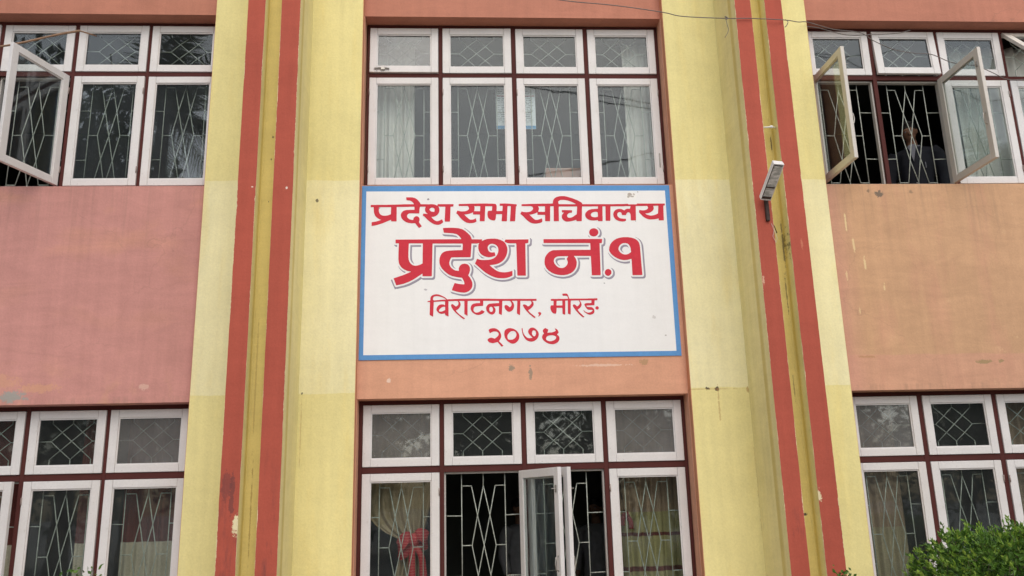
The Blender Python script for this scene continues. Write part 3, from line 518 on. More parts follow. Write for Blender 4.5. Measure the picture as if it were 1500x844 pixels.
'shadow': '2402,7948 2400,7946 2414,7936 2430,7918 2438,7904 2448,7882 2450,7854 2446,7826 2434,7802 2418,7782 2400,7764 2402,7764 2408,7762 2452,7762 2456,7766 2464,7778 2472,7792 2476,7808 2480,7822 2480,7846 2476,7870 2472,7886 2462,7902 2442,7926 2424,7938 2408,7946|46,7948 46,7946 50,7940 84,7916 122,7880 174,7828 178,7820 202,7772 206,7770 216,7770 222,7772 222,7774 218,7788 204,7814 150,7872 110,7908 72,7936 56,7946|-334,7842 -332,7830 -324,7816 -314,7806 -302,7802 -280,7798 -140,7788 -90,7776 -80,7774 -68,7772 -62,7776 -70,7784 -94,7804 -108,7810 -158,7822 -300,7832 -318,7834|2236,7802 2234,7800 2236,7790 2248,7766 2256,7762 2268,7764 2268,7764 2266,7768 2252,7780|3078,7760 3078,7758 3082,7756 3110,7740 3142,7708 3164,7666 3176,7626 3180,7566 3184,7468 3190,7064 3186,7050 3180,7040 3168,7032 3156,7030 2988,7032 2974,7034 2960,7042 2958,7040 2958,7036 2964,7022 2972,7010 2984,7002 3000,7000 3166,6998 3182,7000 3192,7002 3200,7006 3214,7022 3218,7036 3220,7062 3212,7458 3210,7556 3206,7606 3194,7654 3170,7698 3142,7726 3130,7734 3088,7758|2508,7754 2506,7754 2506,7752 2512,7738 2512,7724 2506,7674 2502,7646 2496,7636 2490,7630 2480,7626 2464,7622 2462,7616 2454,7094 2452,7070 2450,7056 2444,7046 2438,7040 2428,7036 2416,7034 2270,7036 2256,7038 2242,7044 2240,7040 2242,7034 2248,7022 2256,7012 2268,7006 2288,7002 2430,7002 2444,7002 2454,7006 2466,7014 2474,7024 2482,7040 2504,7016 2522,7004 2546,6994 2564,6990 2574,6990 2606,6998 2630,7010 2652,7034 2662,7046 2670,7064 2674,7078 2676,7112 2672,7132 2666,7148 2656,7164 2644,7178 2630,7188 2610,7196 2608,7196 2608,7194 2626,7178 2634,7164 2642,7144 2646,7120 2644,7106 2638,7080 2626,7060 2606,7042 2586,7030 2566,7024 2548,7024 2526,7028 2506,7038 2492,7048 2478,7068 2470,7088 2466,7118 2474,7144 2484,7166 2484,7174 2492,7584 2494,7590 2506,7594 2518,7602 2530,7618 2536,7646 2542,7698 2542,7718 2538,7734 2524,7748 2516,7754|1202,7754 1198,7752 1198,7750 1204,7738 1206,7722 1202,7668 1198,7654 1192,7644 1186,7638 1176,7634 1152,7630 1148,7624 1146,7538 1148,7524 1144,7426 1146,7412 1142,7312 1144,7298 1142,7200 1142,7186 1140,7088 1140,7074 1138,7060 1134,7054 1130,7046 1122,7042 1104,7038 970,7040 954,7042 946,7046 938,7054 932,7078 932,7162 928,7168 920,7176 914,7180 904,7182 902,7182 902,7180 906,7168 908,7154 906,7074 902,7056 898,7050 890,7046 824,7014 782,7004 746,6998 680,6996 624,7002 578,7012 560,7016 510,7036 444,7072 388,7108 344,7144 280,7206 210,7270 208,7270 206,7268 208,7256 214,7248 222,7238 290,7178 354,7116 400,7078 458,7038 516,7008 582,6982 642,6970 698,6964 750,6966 798,6972 854,6986 910,7012 926,7024 936,7042 940,7040 946,7026 956,7018 966,7012 982,7008 1122,7006 1144,7010 1154,7016 1160,7024 1168,7036 1170,7046 1178,7592 1182,7598 1200,7602 1208,7606 1222,7618 1226,7626 1230,7636 1232,7662 1236,7712 1234,7728 1228,7736 1220,7744 1210,7752|708,7750 706,7750 706,7748 712,7744 728,7736 732,7736 732,7736 730,7740 716,7748|1414,7640 1414,7634 1416,7626 1426,7610 1440,7602 1458,7598 2228,7592 2234,7592 2236,7598 2236,7620 2234,7624 2228,7624 1444,7630 1428,7632|-1172,7652 -1174,7646 -1170,7638 -1164,7628 -1156,7620 -1150,7616 -1140,7612 -1128,7610 -1124,7612 -1122,7618 -1122,7632 -1122,7638 -1124,7642 -1156,7644|2874,7620 2854,7616 2826,7604 2808,7584 2796,7560 2794,7548 2794,7538 2796,7528 2810,7504 2818,7496 2830,7488 2840,7482 2852,7478 2856,7478 2854,7480 2842,7490 2834,7498 2828,7512 2824,7524 2826,7534 2836,7556 2848,7570 2856,7576 2876,7584 2904,7586 2924,7582 2936,7572 2942,7562 2944,7560 2944,7562 2942,7574 2932,7596 2920,7608 2912,7614 2904,7616 2886,7620|816,7632 814,7628 826,7588 830,7550 830,7536 826,7500 822,7478 806,7424 774,7364 730,7316 690,7286 634,7260 580,7246 558,7242 554,7240 558,7234 590,7208 626,7186 638,7182 640,7184 606,7208 604,7212 604,7214 658,7230 714,7256 756,7288 790,7324 806,7344 834,7396 854,7460 860,7510 862,7522 858,7568 852,7594 858,7598 870,7596 920,7596 926,7598 928,7622 924,7628 850,7628|-888,7640 -892,7636 -896,7514 -896,7422 -892,7384 -880,7350 -864,7328 -844,7308 -826,7302 -826,7306 -836,7316 -850,7338 -862,7370 -864,7382 -866,7412 -868,7486 -862,7604 -860,7606 -856,7608 -710,7608 -706,7612 -706,7636 -708,7638 -714,7640|-472,7634 -476,7632 -478,7624 -490,7090 -494,7064 -500,7054 -512,7046 -526,7044 -676,7044 -688,7046 -696,7050 -702,7054 -708,7064 -714,7066 -762,7030 -826,6992 -920,6944 -996,6916 -1128,6886 -1144,6890 -1150,6894 -1156,6900 -1164,6920 -1200,7020 -1202,7022 -1206,7024 -1222,7014 -1224,7008 -1154,6846 -1150,6846 -1134,6858 -1110,6854 -1086,6860 -972,6886 -902,6910 -806,6958 -744,6996 -698,7028 -694,7028 -680,7016 -660,7012 -512,7010 -488,7014 -480,7020 -472,7028 -464,7040 -462,7062 -448,7594 -446,7600 -444,7602 -438,7602 -18,7598 -14,7600 -12,7602 -10,7624 -12,7628 -18,7630|202,7630 200,7624 184,7416 182,7402 176,7392 164,7384 150,7382 -128,7380 -164,7378 -176,7360 -184,7338 -188,7318 -188,7302 -184,7286 -178,7266 -156,7236 -134,7216 -108,7206 -106,7206 -134,7232 -146,7250 -156,7276 -158,7292 -154,7312 -146,7336 -138,7346 -110,7348 166,7348 188,7354 204,7364 210,7376 214,7388 230,7594 236,7596 258,7598 260,7602 262,7622 260,7628 250,7630|518,7622 504,7616 496,7610 490,7602 484,7588 484,7574 490,7552 498,7538 504,7532 516,7526 524,7526 516,7554 514,7564 522,7580 536,7588 558,7590 576,7584 606,7568 606,7574 600,7588 584,7606 568,7616 544,7622|276,7504 278,7494 298,7448 336,7404 352,7392 362,7390 392,7390 398,7392 364,7408 326,7434 292,7472 280,7500 278,7504|2574,7482 2574,7478 2578,7462 2594,7432 2608,7412 2640,7376 2684,7338 2732,7310 2790,7286 2856,7274 2904,7274 2946,7280 2954,7284 2954,7314 2952,7318 2888,7308 2840,7306 2778,7318 2722,7340 2674,7368 2634,7402 2600,7440|2024,7390 2022,7388 2022,7384 2034,7356 2040,7322 2042,7310 2040,7276 2026,7214 2012,7184 1998,7158 1958,7112 1912,7080 1854,7056 1780,7042 1724,7044 1652,7054 1600,7068 1540,7098 1496,7130 1456,7172 1436,7208 1434,7208 1432,7208 1434,7198 1462,7146 1504,7102 1554,7064 1610,7038 1670,7022 1740,7010 1798,7010 1874,7024 1932,7048 1982,7082 1994,7094 2032,7140 2056,7188 2068,7246 2072,7302 2060,7352 2062,7354 2068,7356 2228,7356 2234,7356 2236,7360 2236,7372 2234,7384 2230,7388|1730,7386 1690,7382 1662,7374 1648,7360 1640,7348 1638,7336 1640,7320 1646,7304 1658,7282 1668,7268 1686,7252 1704,7240 1710,7238 1714,7238 1696,7258 1686,7270 1674,7290 1670,7304 1670,7316 1672,7326 1676,7334 1686,7342 1708,7350 1750,7354 1802,7354 1806,7358 1806,7370 1808,7382 1806,7386|108,7314 108,7312 110,7310 124,7302 148,7276 164,7244 168,7226 172,7196 168,7160 156,7124 142,7086 164,7058 182,7022 200,6982 204,6966 210,6920 204,6876 188,6834 166,6804 132,6776 94,6758 78,6752 32,6746 -46,6754 -72,6760 -110,6770 -182,6792 -198,6800 -200,6798 -200,6796 -196,6784 -186,6772 -178,6764 -100,6740 -52,6726 10,6716 52,6714 106,6724 150,6744 182,6766 192,6778 218,6812 232,6852 240,6892 240,6914 236,6946 230,6968 214,7004 194,7044 176,7070 190,7110 198,7142 200,7186 196,7216 192,7232 180,7258 174,7268 146,7296 116,7312|-1098,7260 -1098,7252 -1092,7238 -1068,7202 -1030,7164 -994,7140 -986,7142 -970,7150 -968,7154 -970,7154 -1008,7172 -1040,7194 -1072,7224|-396,7236 -396,7230 -394,7222 -368,7174 -338,7136 -310,7108 -278,7080 -226,7042 -164,7014 -104,6998 -52,6988 -12,6984 -6,6980 6,6960 4,6972 -14,7008 -18,7014 -96,7026 -130,7032 -176,7044 -240,7074 -286,7108 -322,7140 -370,7194 -390,7228',
'line3': '1778,6742 1740,6740 1734,6738 1734,6732 1740,6708 1746,6704 1792,6702 1808,6700 1816,6696 1820,6692 1828,6676 1834,6654 1834,6650 1832,6648 1748,6646 1658,6648 1644,6646 1552,6648 1536,6646 1532,6644 1530,6622 1532,6616 1540,6614 1572,6614 1576,6614 1578,6610 1574,6536 1570,6534 1536,6534 1530,6532 1522,6516 1518,6500 1520,6470 1530,6440 1538,6420 1554,6400 1570,6392 1596,6384 1604,6386 1614,6392 1616,6400 1622,6426 1626,6484 1630,6490 1720,6488 1724,6486 1726,6474 1724,6386 1732,6380 1762,6366 1768,6366 1772,6372 1782,6610 1784,6614 1786,6616 1820,6616 1826,6612 1826,6606 1818,6388 1820,6384 1824,6382 1858,6368 1862,6368 1864,6372 1868,6398 1874,6564 1878,6612 1882,6616 1886,6616 2012,6616 2018,6612 2026,6598 2032,6580 2034,6568 2028,6552 2016,6534 2000,6520 1988,6512 1982,6512 1952,6540 1936,6546 1926,6546 1918,6542 1910,6534 1910,6526 1916,6502 1930,6480 1958,6438 1994,6394 2030,6354 2054,6334 2072,6320 2082,6314 2086,6314 2098,6324 2100,6326 2098,6330 2066,6360 2026,6402 2010,6422 1990,6448 1994,6454 2028,6478 2044,6496 2056,6514 2060,6528 2062,6538 2062,6552 2056,6576 2046,6596 2034,6610 2032,6614 2034,6616 2052,6618 2202,6616 2228,6616 2234,6616 2238,6612 2236,6574 2234,6570 2212,6566 2168,6568 2136,6564 2118,6556 2114,6548 2112,6540 2116,6524 2126,6504 2152,6466 2168,6454 2186,6450 2206,6448 2226,6448 2242,6446 2248,6440 2250,6436 2250,6432 2242,6424 2230,6412 2214,6404 2194,6400 2174,6398 2158,6400 2136,6408 2120,6416 2092,6446 2090,6444 2090,6440 2100,6420 2108,6408 2122,6398 2148,6378 2164,6370 2184,6364 2212,6360 2236,6366 2256,6376 2272,6392 2280,6410 2282,6424 2280,6440 2272,6466 2260,6480 2244,6492 2228,6496 2186,6496 2164,6498 2150,6508 2146,6516 2144,6520 2154,6522 2182,6526 2280,6528 2284,6530 2286,6534 2294,6612 2298,6616 2336,6616 2340,6618 2344,6626 2344,6644 2342,6648 2336,6650 2294,6650 2280,6648 2188,6650 2174,6648 2082,6648 2068,6648 1858,6648 1854,6652 1834,6708 1830,6722 1822,6732 1816,6738 1810,6740 1796,6742|-448,6752 -470,6748 -494,6742 -514,6734 -526,6724 -534,6714 -542,6700 -546,6680 -546,6652 -550,6640 -564,6636 -590,6634 -592,6632 -594,6628 -594,6620 -592,6616 -556,6616 -554,6614 -552,6610 -558,6424 -558,6392 -554,6386 -504,6358 -500,6358 -500,6360 -498,6384 -488,6612 -486,6616 -480,6618 -334,6626 -296,6624 -294,6616 -296,6560 -300,6558 -310,6564 -324,6570 -338,6572 -354,6572 -382,6568 -400,6558 -420,6540 -432,6520 -440,6498 -442,6488 -442,6472 -434,6456 -422,6440 -400,6420 -384,6412 -362,6406 -336,6406 -318,6410 -302,6414 -298,6414 -296,6410 -294,6388 -292,6384 -240,6358 -236,6360 -236,6366 -236,6400 -236,6508 -238,6522 -236,6620 -236,6626 -232,6628 -212,6628 -152,6628 -136,6630 -78,6628 -74,6622 -68,6606 -64,6596 -64,6582 -70,6562 -78,6552 -90,6540 -108,6532 -114,6534 -154,6568 -168,6574 -180,6574 -186,6570 -194,6556 -194,6550 -184,6522 -164,6484 -132,6442 -92,6402 -4,6324 16,6312 30,6308 34,6310 42,6318 44,6322 42,6324 -8,6360 -52,6394 -92,6434 -110,6458 -110,6462 -106,6464 -72,6486 -52,6504 -38,6530 -30,6550 -28,6572 -34,6596 -42,6612 -50,6622 -50,6626 -48,6628 -20,6630 28,6628 36,6626 34,6402 36,6396 40,6394 84,6368 88,6368 88,6374 92,6572 94,6622 96,6626 98,6628 138,6630 298,6628 306,6626 306,6620 306,6594 304,6588 250,6588 214,6582 190,6576 172,6566 158,6550 152,6540 146,6522 142,6500 144,6474 156,6450 170,6428 188,6412 214,6396 242,6384 264,6380 284,6380 310,6384 340,6398 364,6412 380,6430 382,6432 382,6436 354,6454 338,6464 332,6462 298,6436 274,6426 258,6422 238,6420 216,6426 206,6436 200,6442 194,6454 192,6474 196,6498 202,6512 214,6522 222,6526 238,6530 272,6534 356,6540 360,6550 362,6622 366,6628 632,6624 634,6622 634,6616 632,6588 628,6584 522,6580 494,6576 470,6574 448,6564 432,6550 422,6538 414,6522 408,6500 410,6478 414,6458 424,6440 442,6418 462,6400 482,6390 504,6384 518,6384 538,6392 554,6410 566,6428 570,6450 572,6466 566,6488 558,6502 544,6518 542,6524 552,6526 628,6530 630,6526 632,6520 630,6502 626,6400 632,6394 672,6374 676,6378 678,6396 690,6608 694,6624 700,6624 820,6622 826,6620 836,6602 846,6582 850,6570 850,6552 840,6528 832,6520 820,6510 816,6510 812,6510 782,6538 764,6546 754,6548 744,6548 732,6542 728,6536 726,6518 728,6502 732,6488 744,6468 760,6450 778,6436 794,6430 804,6428 826,6432 844,6442 858,6452 868,6462 878,6478 888,6504 892,6532 890,6560 884,6576 876,6594 854,6620 862,6622 946,6622 948,6616 948,6600 938,6434 938,6400 942,6392 986,6366 988,6368 990,6372 1002,6614 1004,6620 1014,6622 1030,6620 1178,6618 1186,6614 1192,6598 1196,6584 1190,6566 1170,6542 1156,6530 1138,6522 1132,6518 1128,6520 1116,6532 1102,6542 1086,6550 1068,6556 1052,6554 1046,6546 1044,6538 1062,6498 1088,6458 1118,6422 1148,6390 1208,6336 1238,6314 1242,6312 1244,6314 1258,6330 1254,6334 1214,6366 1170,6404 1148,6428 1132,6452 1136,6456 1160,6468 1180,6484 1212,6516 1224,6534 1230,6552 1230,6576 1226,6590 1210,6612 1208,6616 1216,6618 1280,6618 1282,6622 1284,6644 1282,6650 1278,6652 596,6658 580,6660 488,6662 472,6664 180,6666 166,6666 -24,6666 -176,6662 -250,6660 -256,6660 -292,6692 -316,6708 -350,6726 -378,6738 -408,6748 -436,6752|-444,6720 -414,6718 -386,6712 -356,6704 -328,6692 -304,6678 -282,6664 -280,6658 -284,6656 -344,6654 -484,6642 -490,6648 -498,6650 -502,6654 -500,6680 -494,6698 -488,6706 -478,6712 -464,6716|1648,6614 1720,6614 1728,6614 1730,6604 1728,6538 1726,6532 1718,6530 1634,6530 1628,6532 1626,6536 1626,6552 1632,6608 1634,6614|2324,6508 2314,6504 2308,6498 2302,6488 2300,6476 2304,6464 2312,6456 2322,6450 2334,6450 2346,6454 2354,6462 2358,6472 2360,6486 2356,6496 2346,6506 2338,6508|488,6522 494,6522 498,6522 514,6512 522,6498 526,6480 526,6462 520,6446 512,6436 494,6428 480,6434 474,6438 466,6452 462,6472 462,6490 468,6508 476,6516|-314,6530 -300,6530 -294,6526 -294,6476 -298,6470 -326,6454 -356,6446 -378,6446 -394,6448 -398,6452 -400,6460 -398,6470 -392,6482 -376,6500 -362,6512 -346,6522 -328,6528|1334,6418 1312,6414 1304,6408 1300,6404 1302,6398 1316,6382 1318,6376 1316,6364 1302,6344 1302,6340 1304,6340 1316,6344 1336,6358 1348,6370 1356,6382 1358,6392 1356,6398 1342,6416',
'line4': '1186,6146 1176,6144 1160,6138 1144,6126 1128,6106 1122,6088 1122,6064 1132,6040 1148,6018 1192,5974 1192,5970 1188,5968 1154,5962 1132,5962 1106,5970 1086,5984 1066,6004 1052,6028 1040,6052 1032,6082 1026,6134 1024,6138 1016,6138 1012,6136 1010,6134 1020,6058 1032,6016 1050,5976 1070,5948 1098,5924 1130,5910 1166,5902 1194,5904 1220,5912 1252,5932 1276,5956 1284,5968 1294,5988 1302,6016 1302,6044 1292,6074 1270,6106 1242,6130 1218,6144 1200,6148|812,6142 784,6140 758,6130 736,6116 722,6100 718,6092 712,6068 710,6040 714,6004 724,5970 744,5940 766,5914 790,5896 816,5880 832,5874 854,5870 880,5874 902,5884 920,5898 938,5914 948,5928 960,5954 968,5986 966,6014 966,6022 956,6050 942,6074 914,6104 888,6122 858,6134 822,6142|1414,6134 1398,6124 1384,6112 1376,6098 1374,6086 1376,6070 1392,6044 1392,6040 1370,6018 1362,6000 1356,5978 1362,5950 1380,5922 1404,5900 1436,5876 1470,5862 1506,5854 1540,5852 1566,5856 1594,5868 1624,5884 1644,5910 1654,5934 1656,5958 1652,5978 1646,5990 1638,6002 1620,6014 1618,6016 1618,6022 1644,6052 1646,6056 1634,6090 1630,6098 1614,6114 1590,6126 1584,6126 1584,6122 1596,6092 1596,6088 1592,6082 1568,6068 1530,6058 1456,6054 1452,6056 1452,6060 1468,6100 1468,6108 1422,6134 1418,6136|508,6144 482,6138 466,6132 456,6124 446,6112 446,6104 464,6058 466,6056 470,6058 500,6076 524,6086 542,6088 572,6086 594,6078 608,6066 616,6048 616,6038 614,6028 604,6010 588,5992 550,5964 544,5964 506,5976 488,5980 478,5978 464,5976 446,5968 426,5950 424,5942 428,5926 440,5912 456,5898 482,5890 494,5886 514,5884 538,5888 588,5902 594,5902 602,5894 658,5826 664,5822 668,5824 688,5836 690,5840 690,5842 636,5898 620,5916 620,5920 634,5940 646,5962 654,5980 658,6002 658,6016 656,6032 650,6054 640,6076 618,6104 592,6126 568,6138 542,6144|1218,6100 1224,6098 1244,6088 1252,6072 1256,6052 1254,6030 1246,6012 1236,5998 1224,5992 1218,5992 1206,6002 1196,6014 1188,6032 1186,6052 1192,6084 1196,6090|850,6090 870,6092 888,6086 894,6082 908,6070 916,6050 920,6036 920,6022 912,5996 900,5976 886,5962 878,5956 858,5944 834,5940 812,5940 776,5946 772,5952 764,5984 764,6008 772,6030 788,6052 806,6072 830,6086|1502,6008 1536,6008 1566,6002 1598,5984 1602,5982 1602,5976 1594,5948 1578,5932 1564,5922 1544,5914 1518,5906 1492,5904 1474,5906 1460,5910 1444,5918 1432,5928 1424,5944 1426,5960 1434,5980 1442,5986 1454,5996 1478,6004'}
def letters(key, name, mat, y, th):
    cu = bpy.data.curves.new(name, 'CURVE'); cu.dimensions = '2D'; cu.fill_mode = 'BOTH'; cu.extrude = th/2
    for poly in LETTERS[key].split('|'):
        pts = [tuple(int(v)/2000 for v in p.split(',')) for p in poly.split()]
        sp = cu.splines.new('POLY'); sp.points.add(len(pts)-1); sp.use_cyclic_u = True
        for q, (x, z) in zip(sp.points, pts): q.co = (x, z, 0, 1)
    t = bpy.data.objects.new('tmp', cu); COL.objects.link(t)
    dg = bpy.context.evaluated_depsgraph_get()
    me = bpy.data.meshes.new_from_object(t.evaluated_get(dg)); bpy.data.objects.remove(t)
    me.transform(Matrix(((1, 0, 0, 0), (0, 0, -1, y), (0, 1, 0, 0), (0, 0, 0, 1))))
    o = link_mesh(name, me, mat, SG); rel(o); return o
M_red = plaster('sign_red', (.60, .040, .062), 43, .06, .04, dirt=(.66, .15, .15), dirt_amt=.2, bumpk=.1)
M_shade = simple('sign_grey', (.30, .275, .33), .8, .06, 8)
for k, lab in (('line1', None), ('line2', 'large red lettering with grey drop shadow'), ('line3', None), ('line4', None)):
    o = letters(k, 'lettering', M_red, -.1492, .0012)
    if lab: o['label'] = lab
letters('shadow', 'letter_shadow', M_shade, -.1486, .0008)

# ------------------------------------------------------------------ wall lamp on the right pilaster
LP = empty('wall_lamp', (2.505, -.783, 3.76), 'small white floodlight on a rusty bracket fixed to the right red striped pilaster', 'lamp')
M_lampw = simple('lamp_white', (.72, .70, .68), .45, .08, 9); M_rust = simple('rusted_iron', (.055, .035, .028), .8, .3, 25)
M_lens = NT('lamp_lens'); M_lens = M_lens.fin(M_lens.mix(M_lens.ramp(M_lens.noise(22, 3, .6, stretch=(1, 1, 3)), .4, .62), (.40, .40, .37), (.74, .72, .69)), .15, .5)
b = MB()
b.box(-.016, .016, -.030, 0, 0, .25, .003); b.tube([(0, -.02, .2), (0, -.06, .23), (-.02, -.09, .225)], .013, 8)
for k in range(4): b.ball((.012, -.033, .05+.045*k), .005, sub=1)
b.build('bracket', M_rust, LP, recalc=True)
d = Vector((.10, -.80, .60)).normalized(); sx = Vector((1, 0, 0)); sx = (sx - d*sx.dot(d)).normalized(); nn = sx.cross(d)     # nn: up/back side
if nn.z < 0: nn = -nn
c = Vector((-.014, -.225, .29))
def rows(a, bb, c_): return a, bb, c_
hb = MB(); hb.obox(c + nn*.026, sx, d, nn, .046, .183, .009, .005)                     # roof of the housing
hb.obox(c + sx*.0425 + nn*.0, sx, d, nn, .0035, .183, .0225, .001); hb.obox(c - sx*.0425 + nn*.0, sx, d, nn, .0035, .183, .0225, .001)
hb.obox(c + d*.178 + nn*.0, sx, d, nn, .0385, .005, .0225, .001); hb.obox(c - d*.172 + nn*.0, sx, d, nn, .0385, .011, .0225, .001)
ho = hb.build('housing', M_lampw, LP)
MB().obox(c - nn*.020 , sx, d, nn, .0385, .160, .002).build('lens', M_lens, LP)
gb = MB(); gb.obox(c - nn*.0240 - d*.05, sx, d, nn, .0385, .006, .0012); gb.obox(c - nn*.0240 - d*.155, sx, d, nn, .0385, .012, .0012); gb.obox(c - nn*.0240 + sx*-.042, sx, d, nn, .003, .17, .0012); gb.build('gasket', M_rust, LP)
wb = MB(); wb.tube([(.03, -.006, -.02), (.045, -.012, -.09), (.03, -.01, -.14), (.052, -.012, -.2), (.066, -.012, -.16), (.05, -.01, -.08)], .0018, 5)
wb.build('wire_loop', M_sash_old, LP)
wb = MB(); wb.tube([(.053, .02, -.01), (.065, .01, -.06), (.085, .03, -.10)], .0045, 6); wb.build('cable_end', M_rust, LP)
LP.scale = (.93, .93, .93); LP.location.z += .045
# little ceramic hook in the channel above the lamp
hk = MB(); hk.tube([(2.5535, -.74, 4.66), (2.60, -.755, 4.655), (2.645, -.745, 4.665), (2.677, -.73, 4.66)], .007, 6); hk.ball((2.635, -.748, 4.662), .016, .012, .014)
tag(hk.build('cable_clip', M_lampw, smooth=True), 'pale clip wedged across the pilaster channel above the floodlight', 'clip')

# ------------------------------------------------------------------ cables on the facade
M_wire = simple('wire_grey', (.16, .14, .13), .7, .2, 20)
def catmull(P, n=6):
    P = [Vector(p) for p in P]; out = []
    for i in range(len(P)-1):
        p0, p1, p2, p3 = P[max(i-1, 0)], P[i], P[i+1], P[min(i+2, len(P)-1)]
        for k in range(n):
            t = k/n
            out.append(.5*((2*p1)+(-p0+p2)*t+(2*p0-5*p1+4*p2-p3)*t*t+(-p0+3*p1-3*p2+p3)*t**3))
    out.append(P[-1]); return out
b = MB()
b.tube(catmull([(.2, -.80, 5.95), (.868, -.80, 5.826), (1.342, -.80, 5.778), (1.757, -.80, 5.716), (1.934, -.80, 5.677), (2.312, -.80, 5.661), (2.536, -.80, 5.663), (2.839, -.795, 5.653), (3.10, -.48, 5.83), (3.296, -.25, 5.972), (3.556, -.2, 5.929), (3.819, -.2, 5.895), (3.942, -.2, 5.809), (4.13, -.2, 5.716), (4.326, -.2, 5.681), (4.492, -.2, 5.668), (4.68, -.2, 5.583), (4.91, -.2, 5.548), (5.066, -.2, 5.477), (5.19, -.2, 5.413), (5.4, -.2, 5.414), (6.3, -.2, 5.5)]), .004, 6)
b.tube(catmull([(2.312, -.80, 5.661), (2.318, -.805, 5.60), (2.326, -.80, 5.542), (2.29, -.80, 5.475)]), .0026, 5)
b.tube(catmull([(2.305, -.806, 5.675), (2.326, -.806, 5.66), (2.31, -.806, 5.645)]), .006, 5)
b.tube(catmull([(2.84, -.80, 5.655), (2.862, -.80, 5.635), (2.85, -.80, 5.60), (2.83, -.80, 5.58)]), .0035, 5)
tag(b.build('overhead_cable', M_wire, smooth=True), 'thin grey cable strung loosely across the pilaster and upper right windows', 'cable')
b = MB()
b.tube(catmull([(3.31, -.17, 5.975), (3.42, -.18, 5.955), (3.55, -.19, 5.91), (3.70, -.19, 5.875), (3.9, -.18, 5.885), (4.2, -.16, 5.915), (4.35, -.142, 5.96)]), .004, 6)
tag(b.build('loose_wire', M_wire, smooth=True), 'shorter second wire drooping over the two leftmost upper right ventilators', 'wire')
b = MB(); P0, P1 = Vector((-3.366, -.33, 5.775)), Vector((-4.3, -.40, 5.50))
b.tube([P0 + (P1-P0)*t + Vector((0, 0, .006*math.sin(t*9))) for t in (0, .15, .3, .45, .6, .8, 1)], .012, 7, radii=[.011, .010, .009, .010, .009, .009, .008])
b.tube([P0, P0+Vector((.06, .19, .06))], .006, 6)
tag(b.build('wooden_stick', simple('raw_wood', (.30, .185, .115), .8, .2, 14), smooth=True), 'thin brown stick propped above the open upper left sash', 'stick')

# ------------------------------------------------------------------ curtains
def cloth_mat(name, bands, seed=0, weave=.12):
    """bands: (z, colour) from the top down"""
    t = NT(name); X, Y, Z = t.xyz()
    z = t.math('ADD', Z, t.math('MULTIPLY', t.math('SUBTRACT', t.noise(6, 2, .5, off=(seed, 0, 0)), .5), .02))
    col = t.mul(bands[0][1], 1.0)
    for zz, c_ in bands[1:]:
        col = t.mix(t.ramp(z, zz+.004, zz-.004), col, c_)
    col = t.mul(col, t.math('ADD', t.ramp(t.noise(90, 3, .7), .3, .7, 1-weave, 1+weave), t.ramp(t.noise(5, 4, .6, off=(seed, 1, 1)), .3, .7, -.1, .1)))
    t.bump(t.noise(120, 2, .5), .2, .002)
    return t.fin(col, .9, .1)
def curtain(x0, x1, z0, z1, y, folds, amp, mat, label, shape=None, seed=0, group='curtains behind the panes'):
    rnd = random.Random(seed); nu, nv = folds*10, 26
    ph = [rnd.uniform(-.5, .5) for _ in range(folds+2)]; am = [rnd.uniform(.6, 1.3) for _ in range(folds+2)]
    root_x, root_z = (x0+x1)/2, z0
    bm = bmesh.new(); G = []
    for j in range(nv+1):
        z = z1+(z0-z1)*j/nv; row = []
        for i in range(nu+1):
            u = i/nu; k = u*folds; a = am[int(k)]
            x = x0+(x1-x0)*u; 
            yy = y+amp*a*math.sin(2*math.pi*k+ph[int(k)]*.6)*(.55+.45*j/nv) + .25*amp*math.sin(5.1*k+2.2*z)
            if shape: x, yy = shape(u, z, x, yy)
            row.append(bm.verts.new((x-root_x, yy-y, z-root_z)))
        G.append(row)
    for j in range(nv):
        for i in range(nu): bm.faces.new((G[j][i], G[j+1][i], G[j+1][i+1], G[j][i+1]))
    me = bpy.data.meshes.new('curtain'); bm.to_mesh(me); bm.free()
    # real cloth thickness
    bm = bmesh.new(); bm.from_mesh(me); bmesh.ops.recalc_face_normals(bm, faces=bm.faces); bmesh.ops.solidify(bm, geom=bm.faces[:], thickness=.003); bm.to_mesh(me); bm.free()
    o = link_mesh('curtain', me, mat, loc=(root_x, y, root_z), smooth=True)
    return tag(o, label, 'curtain', group)
WHITE = (.72, .70, .66)
m_sheer = cloth_mat('sheer_cloth', [(9, WHITE)], 1, .05)
curtain(-.86, -.44, 4.40, 6.0, .25, 6, .022, m_sheer, 'white curtain behind the leftmost pane above the sign', seed=1)
curtain(1.60, 1.90, 4.40, 6.0, .25, 4, .022, m_sheer, 'white curtain behind the rightmost pane above the sign', seed=2)
curtain(4.95, 5.75, 4.40, 6.0, .25, 7, .03, m_sheer, 'white curtain behind the closed upper right casements', seed=3)
MAR = (.13, .04, .035); OLV = (.36, .31, .20); CRM = (.48, .44, .34); BRN = (.32, .23, .16)
